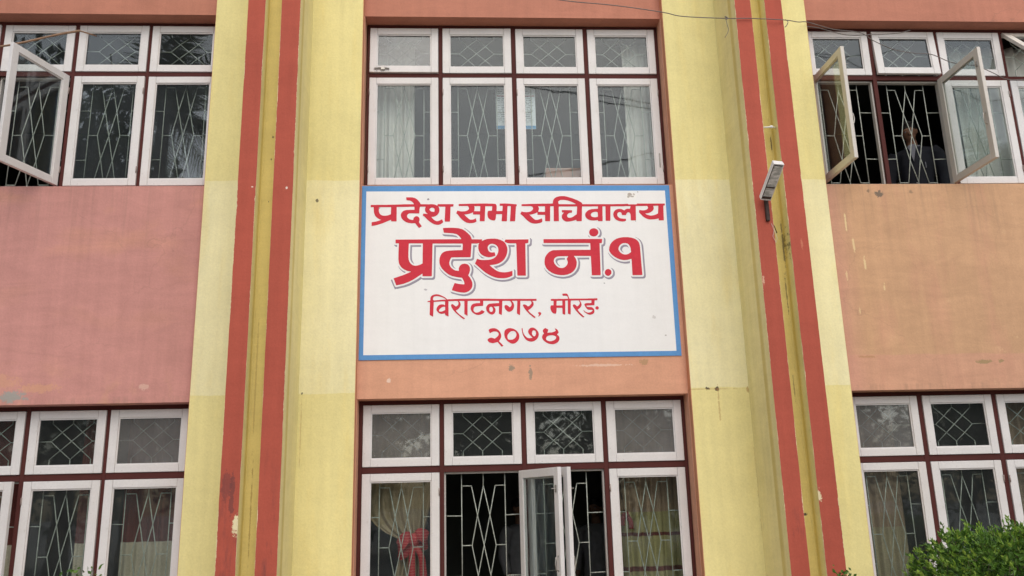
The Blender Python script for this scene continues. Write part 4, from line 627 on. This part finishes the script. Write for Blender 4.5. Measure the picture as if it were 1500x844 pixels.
# z below is measured from each curtain's own hem at z = 0.74
m_c1 = cloth_mat('striped_olive_cloth', [(9, BRN), (.78, (.32, .29, .14)), (.61, MAR), (.58, (.33, .30, .145)), (.33, MAR), (.29, (.33, .30, .145))], 2)
m_c2 = cloth_mat('gathered_brown_cloth', [(9, (.34, .27, .17)), (.2, (.38, .33, .24))], 3)
m_c3 = cloth_mat('maroon_cream_cloth', [(9, MAR), (.64, CRM)], 4)
m_c4 = cloth_mat('brown_olive_cloth', [(9, BRN), (.60, OLV)], 5)
def tie_shape(u, z, x, yy):
    t = max(0.0, min(1.0, (1.83-z)/(1.83-1.33)))
    tx = -.50+.13*u
    w = t**(1.3+2.6*(1-u))
    if z < 1.33:
        w = 1.0 - .42*min(1, (1.33-z)/.5)*(1 if u < .5 else .4)
    sag = -.05*math.sin(math.pi*t)*(1-u) if z >= 1.33 else 0
    return x+(tx-x)*w*.92+sag, yy-.012*math.sin(u*40)*w
curtain(-.80, -.26, .74, 2.46, .27, 7, .022, m_c2, 'olive brown curtain gathered by a red bow in lower middle window', tie_shape, 4)
curtain(1.225, 1.90, .74, 2.46, .27, 7, .04, m_c1, 'yellow curtain with maroon bands at right of the open lower sashes', seed=5)
curtain(-2.86, -2.24, .74, 2.46, .27, 7, .022, m_c3, 'maroon over cream curtain at right end of lower left window', seed=6)
curtain(-3.23, -2.97, .74, 2.46, .27, 4, .020, m_c3, 'narrow maroon over cream curtain in second bay of lower left window', seed=7)
curtain(-4.5, -3.72, .74, 2.46, .27, 7, .022, m_c3, 'maroon over cream curtain at left edge of lower left window', seed=8)
curtain(3.36, 3.86, .74, 2.46, .27, 7, .022, m_c4, 'brown and olive curtain in lower right window behind dusty ventilator', seed=9)
curtain(4.75, 5.2, .74, 2.46, .27, 6, .022, m_c4, 'brown and olive curtain in lower right window above the hedge', seed=10)
# red bow tie-back
m_bow = NT('red_ribbon'); wv = m_bow.n('ShaderNodeTexWave'); m_bow.l(m_bow.obj, wv.inputs['Vector']); wv.inputs['Scale'].default_value = 14; wv.bands_direction = 'Z'; wv.inputs['Distortion'].default_value = 3
m_bow = m_bow.fin(m_bow.mix(m_bow.ramp(wv.outputs['Fac'], .75, .95), (.40, .02, .03), (.50, .11, .09)), .6, .3)
def ribbon(b, pts, w, wdir=None):
    pts = catmull(pts, 6); prev = None; th = .004
    for i, p in enumerate(pts):
        d_ = (pts[min(i+1, len(pts)-1)]-pts[max(i-1, 0)]).normalized()
        wd = (Vector(wdir) if wdir else Vector((0, 0, 1))); wd = (wd-d_*wd.dot(d_)).normalized(); nn_ = d_.cross(wd)
        ww = w(i/(len(pts)-1)) if callable(w) else w
        r_ = [b.bm.verts.new(p+wd*sx_*ww/2+nn_*sy_*th/2) for sx_, sy_ in ((-1, -1), (1, -1), (1, 1), (-1, 1))]
        if prev:
            for k in range(4): b.bm.faces.new((prev[k], prev[(k+1) % 4], r_[(k+1) % 4], r_[k]))
        else: b.bm.faces.new(r_[::-1])
        prev = r_
    b.bm.faces.new(prev)
TI = empty('curtain_tie', (-.43, .20, 1.33), 'red striped ribbon bow tied round the olive brown curtain', 'ribbon')
b = MB(); b.ball((.005, -.02, .01), .055, .04, .058, 2); b.build('knot', m_bow, TI, smooth=True)
for sx_, zz in ((-1, -.05), (1, .02)):
    b = MB(); ribbon(b, [(0, -.02, 0), (sx_*.05, -.055, .05+zz*.3), (sx_*.115, -.04, zz), (sx_*.09, .005, zz-.05), (0, -.01, -.01)], lambda t: .055+.06*math.sin(math.pi*t), (0, .25, 1)); b.build('loop', m_bow, TI, smooth=True)
for sx_, ln_ in ((-.01, .5), (.085, .42)):
    b = MB(); ribbon(b, [(0, -.02, -.02), (sx_*.8, -.035, -.12), (sx_, -.03, -ln_*.6), (sx_*1.1, -.02, -ln_)], lambda t: .04+.03*t, (1, 0, 0)); b.build('tail', m_bow, TI, smooth=True)
T2 = empty('curtain_tie', (1.385, .225, 1.50), 'small red ribbon knot hanging on the yellow banded curtain', 'ribbon')
m_dark = simple('dark_red_ribbon', (.16, .02, .02), .7, .2, 40)
b = MB(); b.ball((0, 0, 0), .03, .02, .035, 2); b.build('knot', m_dark, T2, smooth=True)
b = MB(); ribbon(b, [(0, 0, .02), (-.03, -.012, -.03), (-.035, -.01, -.09)], .04, (1, 0, 0)); ribbon(b, [(0, 0, .0), (.035, -.012, -.05), (.04, -.01, -.12)], .04, (1, 0, 0)); b.build('tail', m_dark, T2, smooth=True)
b = MB(); b.tube([(-.01, .005, .03), (-.03, .012, .20), (-.045, .012, .36)], .006, 6); b.tube([(.0, .005, -.03), (-.005, .012, -.3), (.0, .012, -.6)], .006, 6); b.build('cord', M_rust, T2)

# notice stuck on the grille, carton on the inner sill
NO = empty('notice', (.525, .118, 5.04), 'white printed notice with blue foot strip behind the central mullion above the sign', 'notice')
MB().box(-.188, .188, -.001, .001, 0, .45).build('sheet', simple('paper', (.70, .74, .78), .7, .03, 9), NO)
b = MB(); b.box(-.187, .187, -.0016, -.0011, .002, .035); b.build('foot_strip', simple('print_blue', (.10, .30, .55), .7, .05), NO)
b = MB(); rn = random.Random(3)
for k in range(19):
    z = .405-.0185*k; 
    if k == 3: continue
    x = -.17
    while x < .165:
        w_ = rn.uniform(.012, .05)
        if x+w_ > .17: break
        b.box(x, x+w_, -.0016, -.0011, z, z+rn.choice((.004, .006))); x += w_+rn.uniform(.006, .02)
b.build('print', simple('print_ink', (.20, .22, .27), .7, .05), NO)
MB().box(-.18, .18, -.0016, -.0011, .338, .346).build('print', simple('print_red', (.45, .12, .14), .7, .05), NO)
CX = empty('paper_box', (.955, .24, 4.44), 'pale pink paper box on the sill inside the third upper middle pane', 'box')
b = MB(); b.box(-.165, .17, -.10, .10, 0, .195, .004); b.build('carton', simple('pink_card', (.50, .30, .24), .8, .06), CX)
b = MB(); b.box(-.167, .172, -.103, .103, .1955, .215, .003); b.build('lid', simple('pink_card_lid', (.56, .36, .30), .8, .06), CX)
b = MB(); b.box(-.7, 1.75, .125, .60, 4.40, 4.4385, .004); tag(b.build('shelf', M_inner), 'pale inner shelf along the foot of the upper middle window', 'shelf')
b = MB(); b.box(-.6, -.55, .16, .55, 3.63, 4.3995); b.box(1.6, 1.65, .16, .55, 3.63, 4.3995)
o_ = b.build('shelf_support', M_inner, bpy.data.objects['shelf'])

# ------------------------------------------------------------------ people
M_skin = simple('skin', (.20, .105, .065), .55, .06, 20); M_hair = simple('hair', (.012, .010, .009), .5, .2, 60)
M_suit = simple('navy_cloth', (.008, .009, .015), .85, .15, 40); M_shirt = simple('white_shirt', (.17, .175, .20), .8, .04, 20); M_shirt2 = simple('grey_shirt', (.20, .20, .21), .85, .1, 20); M_tro = simple('dark_trousers', (.02, .02, .022), .85, .15, 40)
def blob(parts, name, mat, parent, voxel=.012, smooth_it=6):
    b = MB()
    for p in parts:
        if p[0] == 'b': b.ball(*p[1:], sub=3)
        else: b.tube(p[1], .1, 14, True, p[2])
    me = bpy.data.meshes.new(name); b.bm.to_mesh(me); b.bm.free()
    t = bpy.data.objects.new('tmp', me); COL.objects.link(t)
    md = t.modifiers.new('r', 'REMESH'); md.mode = 'VOXEL'; md.voxel_size = voxel
    ms = t.modifiers.new('s', 'SMOOTH'); ms.iterations = smooth_it; ms.factor = .5
    out = bpy.data.meshes.new_from_object(t.evaluated_get(bpy.context.evaluated_depsgraph_get()))
    bpy.data.objects.remove(t); bpy.data.meshes.remove(me)
    return link_mesh(name, out, mat, parent, smooth=True)
def person(loc, rz, label, suit=True, tilt=0.0, h=1.64, nod=0.0):
    k = h/1.70
    P = empty('person', loc, label, 'person', rz=rz)
    V3 = lambda x, y, z: Vector((x*k, y*k, z*k))
    T = Matrix.Rotation(tilt, 4, 'Y') @ Matrix.Rotation(nod, 4, 'X')
    def hd(x, y, z):                       # head coordinates: tilted about the neck
        v = T @ Vector((x, y, z-1.47)); return Vector((v.x, v.y, v.z+1.47))*k
    arms = []
    for s in (-1, 1):
        arms.append(('t', [V3(s*.17, 0, 1.36), V3(s*.215, .0, 1.30), V3(s*.245, .01, 1.08), V3(s*.235, -.06, .85)], [.055*k, .052*k, .042*k, .030*k]))
    body = [('t', [V3(0, 0, .84), V3(0, 0, 1.0), V3(0, 0, 1.2), V3(0, .0, 1.34), V3(0, 0, 1.40)], [.13*k, .125*k, .145*k, .13*k, .07*k]),
            ('b', V3(0, 0, 1.34), .19*k, .09*k, .07*k), ('t', [V3(0, .01, 1.36), hd(0, -.005, 1.50)], [.058*k, .052*k]),
            ('b', hd(0, 0, 1.60), .073*k, .092*k, .105*k), ('b', hd(0, -.025, 1.535), .052*k, .058*k, .05*k),
            ('b', hd(0, -.092, 1.575), .014*k, .02*k, .024*k), ('b', hd(0, -.080, 1.615), .05*k, .015*k, .012*k), ('b', hd(0, -.076, 1.533), .024*k, .012*k, .012*k),
            ('b', hd(-.075, .005, 1.59), .012*k, .02*k, .03*k), ('b', hd(.075, .005, 1.59), .012*k, .02*k, .03*k)] + arms
    for s in (-1, 1):
        body.append(('t', [V3(s*.09, 0, .88), V3(s*.095, -.01, .48), V3(s*.10, .01, .06)], [.085*k, .058*k, .04*k]))
        body.append(('b', V3(s*.10, -.06, .035), .045*k, .12*k, .035*k))
        palm = V3(s*.228, -.085, .80); body.append(('b', palm, .022*k, .035*k, .05*k))
        for f_, (dy, ln) in enumerate(((-.028, .055), (-.010, .068), (.008, .064), (.025, .05))):
            body.append(('t', [palm+V3(0, dy, -.03), palm+V3(-s*.004, dy-.004, -.03-ln*.6), palm+V3(-s*.016, dy-.008, -.03-ln)], [.0095*k, .009*k, .008*k]))
        body.append(('t', [palm+V3(-s*.005, -.025, .02), palm+V3(-s*.02, -.055, -.01), palm+V3(-s*.022, -.062, -.035)], [.011*k, .010*k, .008*k]))
    bo = blob(body, 'body', M_skin, P, .0075*k, 4)
    # eyes
    for s in (-1, 1):
        e = MB(); e.ball(hd(s*.028, -.082, 1.600), .010*k, .007*k, .007*k, 2); e.build('eye', M_shirt, P, smooth=True)
    blob([('b', hd(0, .012, 1.632), .083*k, .098*k, .088*k), ('b', hd(0, -.05, 1.685), .06*k, .05*k, .03*k)], 'hair', M_hair, P, .012*k, 3)
    top = [('t', [V3(0, 0, .78), V3(0, 0, 1.0), V3(0, 0, 1.2), V3(0, 0, 1.33), V3(0, .0, 1.42)], [.17*k, .155*k, .172*k, .155*k, .075*k]), ('b', V3(0, 0, 1.35), .215*k, .105*k, .075*k)]
    for s in (-1, 1): top.append(('t', [V3(s*.17, 0, 1.37), V3(s*.225, .0, 1.30), V3(s*.255, .01, 1.08), V3(s*.243, -.045, .89)], [.072*k, .070*k, .060*k, .048*k]))
    if suit:
        blob(top, 'jacket', M_suit, P, .014*k, 5)
        sb = MB()                                            # V of the shirt between the lapels, with its collar
        for p_ in ([V3(-.04, -.125, 1.405), V3(0, -.190, 1.21), V3(.04, -.125, 1.405), V3(0, -.10, 1.43)],):
            fr = [sb.bm.verts.new(q + V3(0, -.012, 0)) for q in p_]; bk = [sb.bm.verts.new(q + V3(0, .05, 0)) for q in p_]
            sb.bm.faces.new(fr); sb.bm.faces.new(bk[::-1])
            for i in range(4): sb.bm.faces.new((fr[i], bk[i], bk[(i+1) % 4], fr[(i+1) % 4]))
        ring = [V3(.066*math.cos(a), .004+.062*math.sin(a)-.02, 1.425+.018*math.sin(a)) for a in [2*math.pi*i/18 for i in range(19)]]
        sb.tube(ring, .014*k, 6)
        sb.build('shirt', M_shirt, P)
        pb = MB(); pb.box(.098*k, .106*k, -.165*k, -.150*k, 1.13*k, 1.19*k); pb.build('pen', M_shirt, P)
        nb = MB(); 
        for z in (1.06, .98): nb.ball(V3(0, -.176, z), .009*k, sub=1)
        nb.build('button', M_steel, P)
    else:
        blob(top, 'shirt', M_shirt2, P, .014*k, 5)
    blob([('t', [V3(0, 0, .98), V3(0, 0, .82)], [.15*k, .14*k])] + [('t', [V3(s*.09, 0, .88), V3(s*.097, -.01, .48), V3(s*.10, .01, .07)], [.098*k, .074*k, .062*k]) for s in (-1, 1)], 'trousers', M_tro, P, .014*k, 4)
    return P
person((4.575, .50, 3.63), R(-32), 'person in a dark suit and open white collar looking out through the upper right grille', True, R(-7), 1.65, R(15))
person((.60, 2.3, .05), R(40), 'person in a pale shirt standing deep in the dark room left of the open sashes', False, 0, 1.62)
person((1.45, 2.4, .05), R(-30), 'person in a pale shirt seen dimly in the dark gap right of the open sashes', False, 0, 1.60)

# ------------------------------------------------------------------ plants
def leaf_mat(name, c0, c1, c2, trans=.25):
    t = NT(name); ge = t.n('ShaderNodeNewGeometry'); rnd = ge.outputs['Random Per Island']
    col = t.mix(t.ramp(rnd, 0, .75), c0, c1); col = t.mix(t.ramp(rnd, .70, 1.0), col, c2)
    t.b.inputs['Roughness'].default_value = .45
    m_ = t.fin(col, .45, .4)
    tl = t.n('ShaderNodeBsdfTranslucent'); t.l(col, tl.inputs[0]); mx = t.n('ShaderNodeMixShader'); mx.inputs[0].default_value = trans
    t.l(t.b.outputs[0], mx.inputs[1]); t.l(tl.outputs[0], mx.inputs[2]); t.l(mx.outputs[0], t.out.inputs[0])
    return m_
M_hedge = leaf_mat('hedge_leaves', (.030, .080, .012), (.11, .23, .03), (.17, .32, .05), .3)
M_tree = leaf_mat('tree_leaves', (.012, .035, .008), (.03, .075, .015), (.06, .12, .03))
M_young = leaf_mat('young_leaves', (.15, .29, .035), (.28, .44, .06), (.40, .54, .10), .35)
M_palm = leaf_mat('palm_leaves', (.06, .10, .03), (.12, .17, .06), (.2, .25, .1))
M_bark = simple('bark', (.10, .075, .05), .9, .3, 20)
def leaves_mesh(name, pts, size, rnd, up=.5):
    """pts: (position, outward normal); every leaf is a folded four-sided blade"""
    vs, fs = [], []
    for p, n in pts:
        s = size*rnd.uniform(.65, 1.25)
        d_ = (Vector((rnd.gauss(0, 1), rnd.gauss(0, 1), rnd.gauss(0, .8)))*.75 + n*1.0 + Vector((0, 0, up))).normalized()
        sd_ = d_.cross(Vector((rnd.gauss(0, 1), rnd.gauss(0, 1), rnd.gauss(0, 1)))).normalized(); nn_ = d_.cross(sd_)
        i = len(vs)
        vs += [p, p+d_*s*.5+sd_*s*.27+nn_*s*.08, p+d_*s, p+d_*s*.5-sd_*s*.27+nn_*s*.08]
        fs += [(i, i+1, i+2), (i, i+2, i+3)]
    me = bpy.data.meshes.new(name); me.from_pydata([tuple(v) for v in vs], [], fs); return me
def hedge(name, cx, cy, a, bb, h, n, label, seed, size=.034, group=None):
    rnd = random.Random(seed); root = empty(name, (cx, cy, 0), label, 'shrub', group)
    pts = []; young = []; e = 5.0; vs, fs, mi = [], [], []
    nsp = n
    def leaf(p, d_, s, m_):
        sd_ = d_.cross(Vector((rnd.gauss(0, 1), rnd.gauss(0, 1), rnd.gauss(0, 1)))).normalized(); nn_ = d_.cross(sd_); i = len(vs); w_ = rnd.uniform(.19, .27)
        vs.extend([p, p+d_*s*.3+sd_*s*w_+nn_*s*.06, p+d_*s*.68+sd_*s*w_*.8+nn_*s*.04, p+d_*s-nn_*s*.1, p+d_*s*.68-sd_*s*w_*.8+nn_*s*.04, p+d_*s*.3-sd_*s*w_+nn_*s*.06])
        fs.append((i, i+1, i+2, i+3)); fs.append((i, i+3, i+4, i+5)); mi.extend((m_, m_))
    tw = MB()
    k_ = 0
    while k_ < nsp:
        th = rnd.uniform(0, 2*math.pi); ph = math.asin(rnd.uniform(-.55, 1))
        dv = Vector((math.cos(th)*math.cos(ph), math.sin(th)*math.cos(ph), math.sin(ph)))
        q = (abs(dv.x)**e + abs(dv.y)**e + abs(dv.z)**e)**(-1/e)
        p0 = Vector((dv.x*q*a, dv.y*q*bb, dv.z*q*h*.5))
        lump = mnoise.noise(p0*2.6+Vector((seed, 0, 0)))*.06 + mnoise.noise(p0*7+Vector((0, seed, 0)))*.06
        dep = rnd.random()**1.6*.24
        nrm = Vector((dv.x/a, dv.y/bb, dv.z/(h*.5))).normalized()
        p = p0 + nrm*(lump-dep-.05) + Vector((0, 0, h*.5-.03))
        if p.z < .05: continue
        k_ += 1
        shoot = rnd.random() < .018 and dep < .06
        d0 = (nrm*.9 + Vector((rnd.gauss(0, .5), rnd.gauss(0, .5), rnd.gauss(.35, .45)))).normalized()
        ln = rnd.uniform(.12, .17) if shoot else rnd.uniform(.05, .10); nl = 12 if shoot else rnd.randint(7, 11)
        if dep < .08 and rnd.random() < .3: tw.tube([p-d0*.06, p+d0*ln*.9], .0016, 3, False)
        sz = size*rnd.uniform(.8, 1.2); g0 = dep < .09 and rnd.random() < .55
        for j in range(nl):
            f_ = j/(nl-1); rad = Vector((rnd.gauss(0, 1), rnd.gauss(0, 1), rnd.gauss(0, 1))); rad = (rad-d0*rad.dot(d0)).normalized()
            leaf(p+d0*ln*f_, (d0*(.35+.6*f_)+rad*(1.05-.6*f_)+Vector((0, 0, .15))).normalized(), sz*(1.1-.35*f_), 1 if (g0 and f_ > .55) else 0)
    me = bpy.data.meshes.new('foliage'); me.from_pydata([tuple(v) for v in vs], [], fs)
    o = link_mesh('foliage', me, M_hedge, root); me.materials.append(M_young)
    me.polygons.foreach_set('material_index', mi); me.update()
    tw.build('twig', M_bark, root)
    b = MB()
    for k in range(9):
        x, y = rnd.uniform(-a*.7, a*.7), rnd.uniform(-bb*.5, bb*.5)
        b.tube([(x*.6, y*.6, 0), (x*.8, y*.8, h*.4), (x*1.05, y*1.1, h*.84)], .02, 6, True, [.03, .022, .008])
        for q in range(5):
            z = h*rnd.uniform(.35, .8); b.tube([(x*.8, y*.8, z-.1), (x*.8+rnd.uniform(-.25, .25), y*.8+rnd.uniform(-.2, .2), min(z+.15, h*.9))], .006, 5, True, [.009, .004])
    b.build('stem', M_bark, root)
    return root
hedge('hedge_shrub', 4.02, -2.0, 1.13, .75, 1.415, 11000, 'trimmed bushy green shrub in front of the lower right window', 5)
def sprig(cx, cy, h, label, seed):
    rnd = random.Random(seed); root = empty('garden_shrub', (cx, cy, 0), label, 'shrub', 'young shrubs at the foot of the facade')
    b = MB(); pts = []
    for k in range(9):
        a = rnd.uniform(0, 6.28); r_ = rnd.uniform(.03, .13); hh = h*rnd.uniform(.86, 1.0)
        P = catmull([(0, 0, 0), (r_*.4*math.cos(a), r_*.4*math.sin(a), hh*.5), (r_*math.cos(a), r_*math.sin(a), hh)], 8)
        b.tube(P, .005, 5, True, [.009-.006*i/len(P) for i in range(len(P))])
        for p in P[6:]:
            for q in range(9): pts.append((p+Vector((rnd.gauss(0, .02), rnd.gauss(0, .02), rnd.gauss(0, .02))), Vector((rnd.gauss(0, 1), rnd.gauss(0, 1), .4)).normalized()))
    link_mesh('foliage', leaves_mesh('foliage', pts, .032, rnd), M_hedge, root); b.build('stem', M_bark, root)
sprig(2.225, -2.0, 1.185, 'tip of a small leafy shrub below the right red striped pilaster', 3)

sprig(-2.21, -2.0, 1.315, 'tip of a small leafy shrub below the lower left window', 4)

# trees and lines across the yard, behind the viewer: they are what the panes mirror
def tree(x, y, h, r_, label, seed, n=5000):
    rnd = random.Random(seed); root = empty('yard_tree', (x, y, 0), label, 'tree', 'trees across the yard mirrored in the panes')
    pts = []; lob = [(Vector((rnd.gauss(0, .45)*r_, rnd.gauss(0, .45)*r_, h-r_+rnd.gauss(0, .35)*r_)), r_*rnd.uniform(.4, .7)) for _ in range(11)]
    for _ in range(n):
        c_, q = rnd.choice(lob); d_ = Vector((rnd.gauss(0, 1), rnd.gauss(0, 1), rnd.gauss(0, 1))).normalized()
        pts.append((c_+d_*q*rnd.uniform(.5, 1.05), d_))
    link_mesh('crown', leaves_mesh('crown', pts, .32, rnd), M_tree, root)
    b = MB(); b.tube([(0, 0, 0), (.1, 0, h*.3), (0, .1, h*.7)], .2, 8, True, [.28, .2, .08])
    for k in range(6):
        a = k*1.05; b.tube([(.05, 0, h*.38), (math.cos(a)*r_*.5, math.sin(a)*r_*.5, h*.7)], .1, 6, True, [.12, .03])
    b.build('trunk', M_bark, root)
kinds = ['broad dark tree across the yard', 'tall dark tree across the yard', 'low dark tree across the yard']
for i, (x, y, h, r_) in enumerate(((-21, -24, 7.5, 3.2), (-15.5, -22, 7.0, 3.0), (-10, -24, 7.6, 3.2), (-4.5, -22.5, 6.8, 3.0), (1, -24, 7.2, 3.1), (6.5, -22.5, 6.9, 3.0), (12, -24, 7.4, 3.2), (17.5, -22.5, 7.0, 3.0), (23, -24, 7.6, 3.2))):
    tree(x, y, h, r_, 'dark leafy tree in the row across the yard, mirrored in lower panes', 50+i, 5200)
def palm(x, y, h, label, seed, fl=2.3):
    rnd = random.Random(seed); root = empty('palm_tree', (x, y, 0), label, 'palm', 'palms across the yard mirrored in the panes')
    b = MB(); b.tube([(0, 0, 0), (.12, 0, h*.4), (.05, .05, h)], .16, 10, True, [.2, .15, .12]); b.build('trunk', M_bark, root)
    vs, fs = [], []
    for k in range(34):
        a = k*2.4+rnd.uniform(-.2, .2); el = rnd.uniform(-.35, 1.2)
        P = []; p = Vector((.05, .05, h)); d_ = Vector((math.cos(a)*math.cos(el), math.sin(a)*math.cos(el), math.sin(el)))
        for i in range(15):
            P.append(p.copy()); p = p+d_*fl/14; d_ = (d_+Vector((0, 0, -.085))).normalized()
        for i in range(1, 15):
            d2 = (P[i]-P[i-1]).normalized(); sd_ = d2.cross(Vector((0, 0, 1))).normalized()
            for j in range(2):
                base = P[i-1]+(P[i]-P[i-1])*j*.5; ll = .62*math.sin(math.pi*(i/15)**.7)+.1
                for s in (-1, 1):
                    tip = base+(sd_*s*.8+d2*.55+Vector((0, 0, -.35+rnd.uniform(-.1, .1)))).normalized()*ll
                    i0 = len(vs); vs += [base-d2*.03, base+d2*.03, tip]; fs.append((i0, i0+1, i0+2))
    me = bpy.data.meshes.new('fronds'); me.from_pydata([tuple(v) for v in vs], [], fs)
    link_mesh('fronds', me, M_palm, root)
palm(-6.0, -8.2, 9.1, 'palm across the yard whose fronds are mirrored in the upper left panes', 1)
palm(10.8, -8.6, 7.3, 'palm across the yard whose fronds are mirrored in the upper right panes', 2, 2.0)
tree(-10.0, -14.2, 10.9, 3.2, 'tall round dark tree behind the palm, mirrored in the upper left panes', 71, 9000)
for (pa, pb, sag, lab) in (((-16, -12.4, 6.6), (16, -11.6, 12.4), .5, 'black power line rising to the right, mirrored in the upper middle panes'), ((-16, -11.4, 15.8), (16, -13, 10.2), .9, 'black power line falling to the right, mirrored in the upper middle panes')):
    A_, B_ = Vector(pa), Vector(pb); b = MB(); b.tube([A_.lerp(B_, t/24)-Vector((0, 0, 4*sag*(t/24)*(1-t/24))) for t in range(25)], .018, 5)
    tag(b.build('power_line', M_rust), lab, 'cable', 'power lines across the yard')
for x, hh, lab in ((-16, 16, 'grey utility pole carrying the lines at the left of the yard'), (16, 12.6, 'grey utility pole carrying the lines at the right of the yard')):
    PO = empty('utility_pole', (x, -12, 0), lab, 'pole')
    b = MB(); b.tube([(0, 0, 0), (0, 0, hh)], .14, 10, True, [.17, .10]); b.build('post', M_steel, PO); b = MB(); b.box(-.05, .05, -1.2, 1.2, hh-.35, hh-.25); b.build('cross_arm', M_steel, PO)
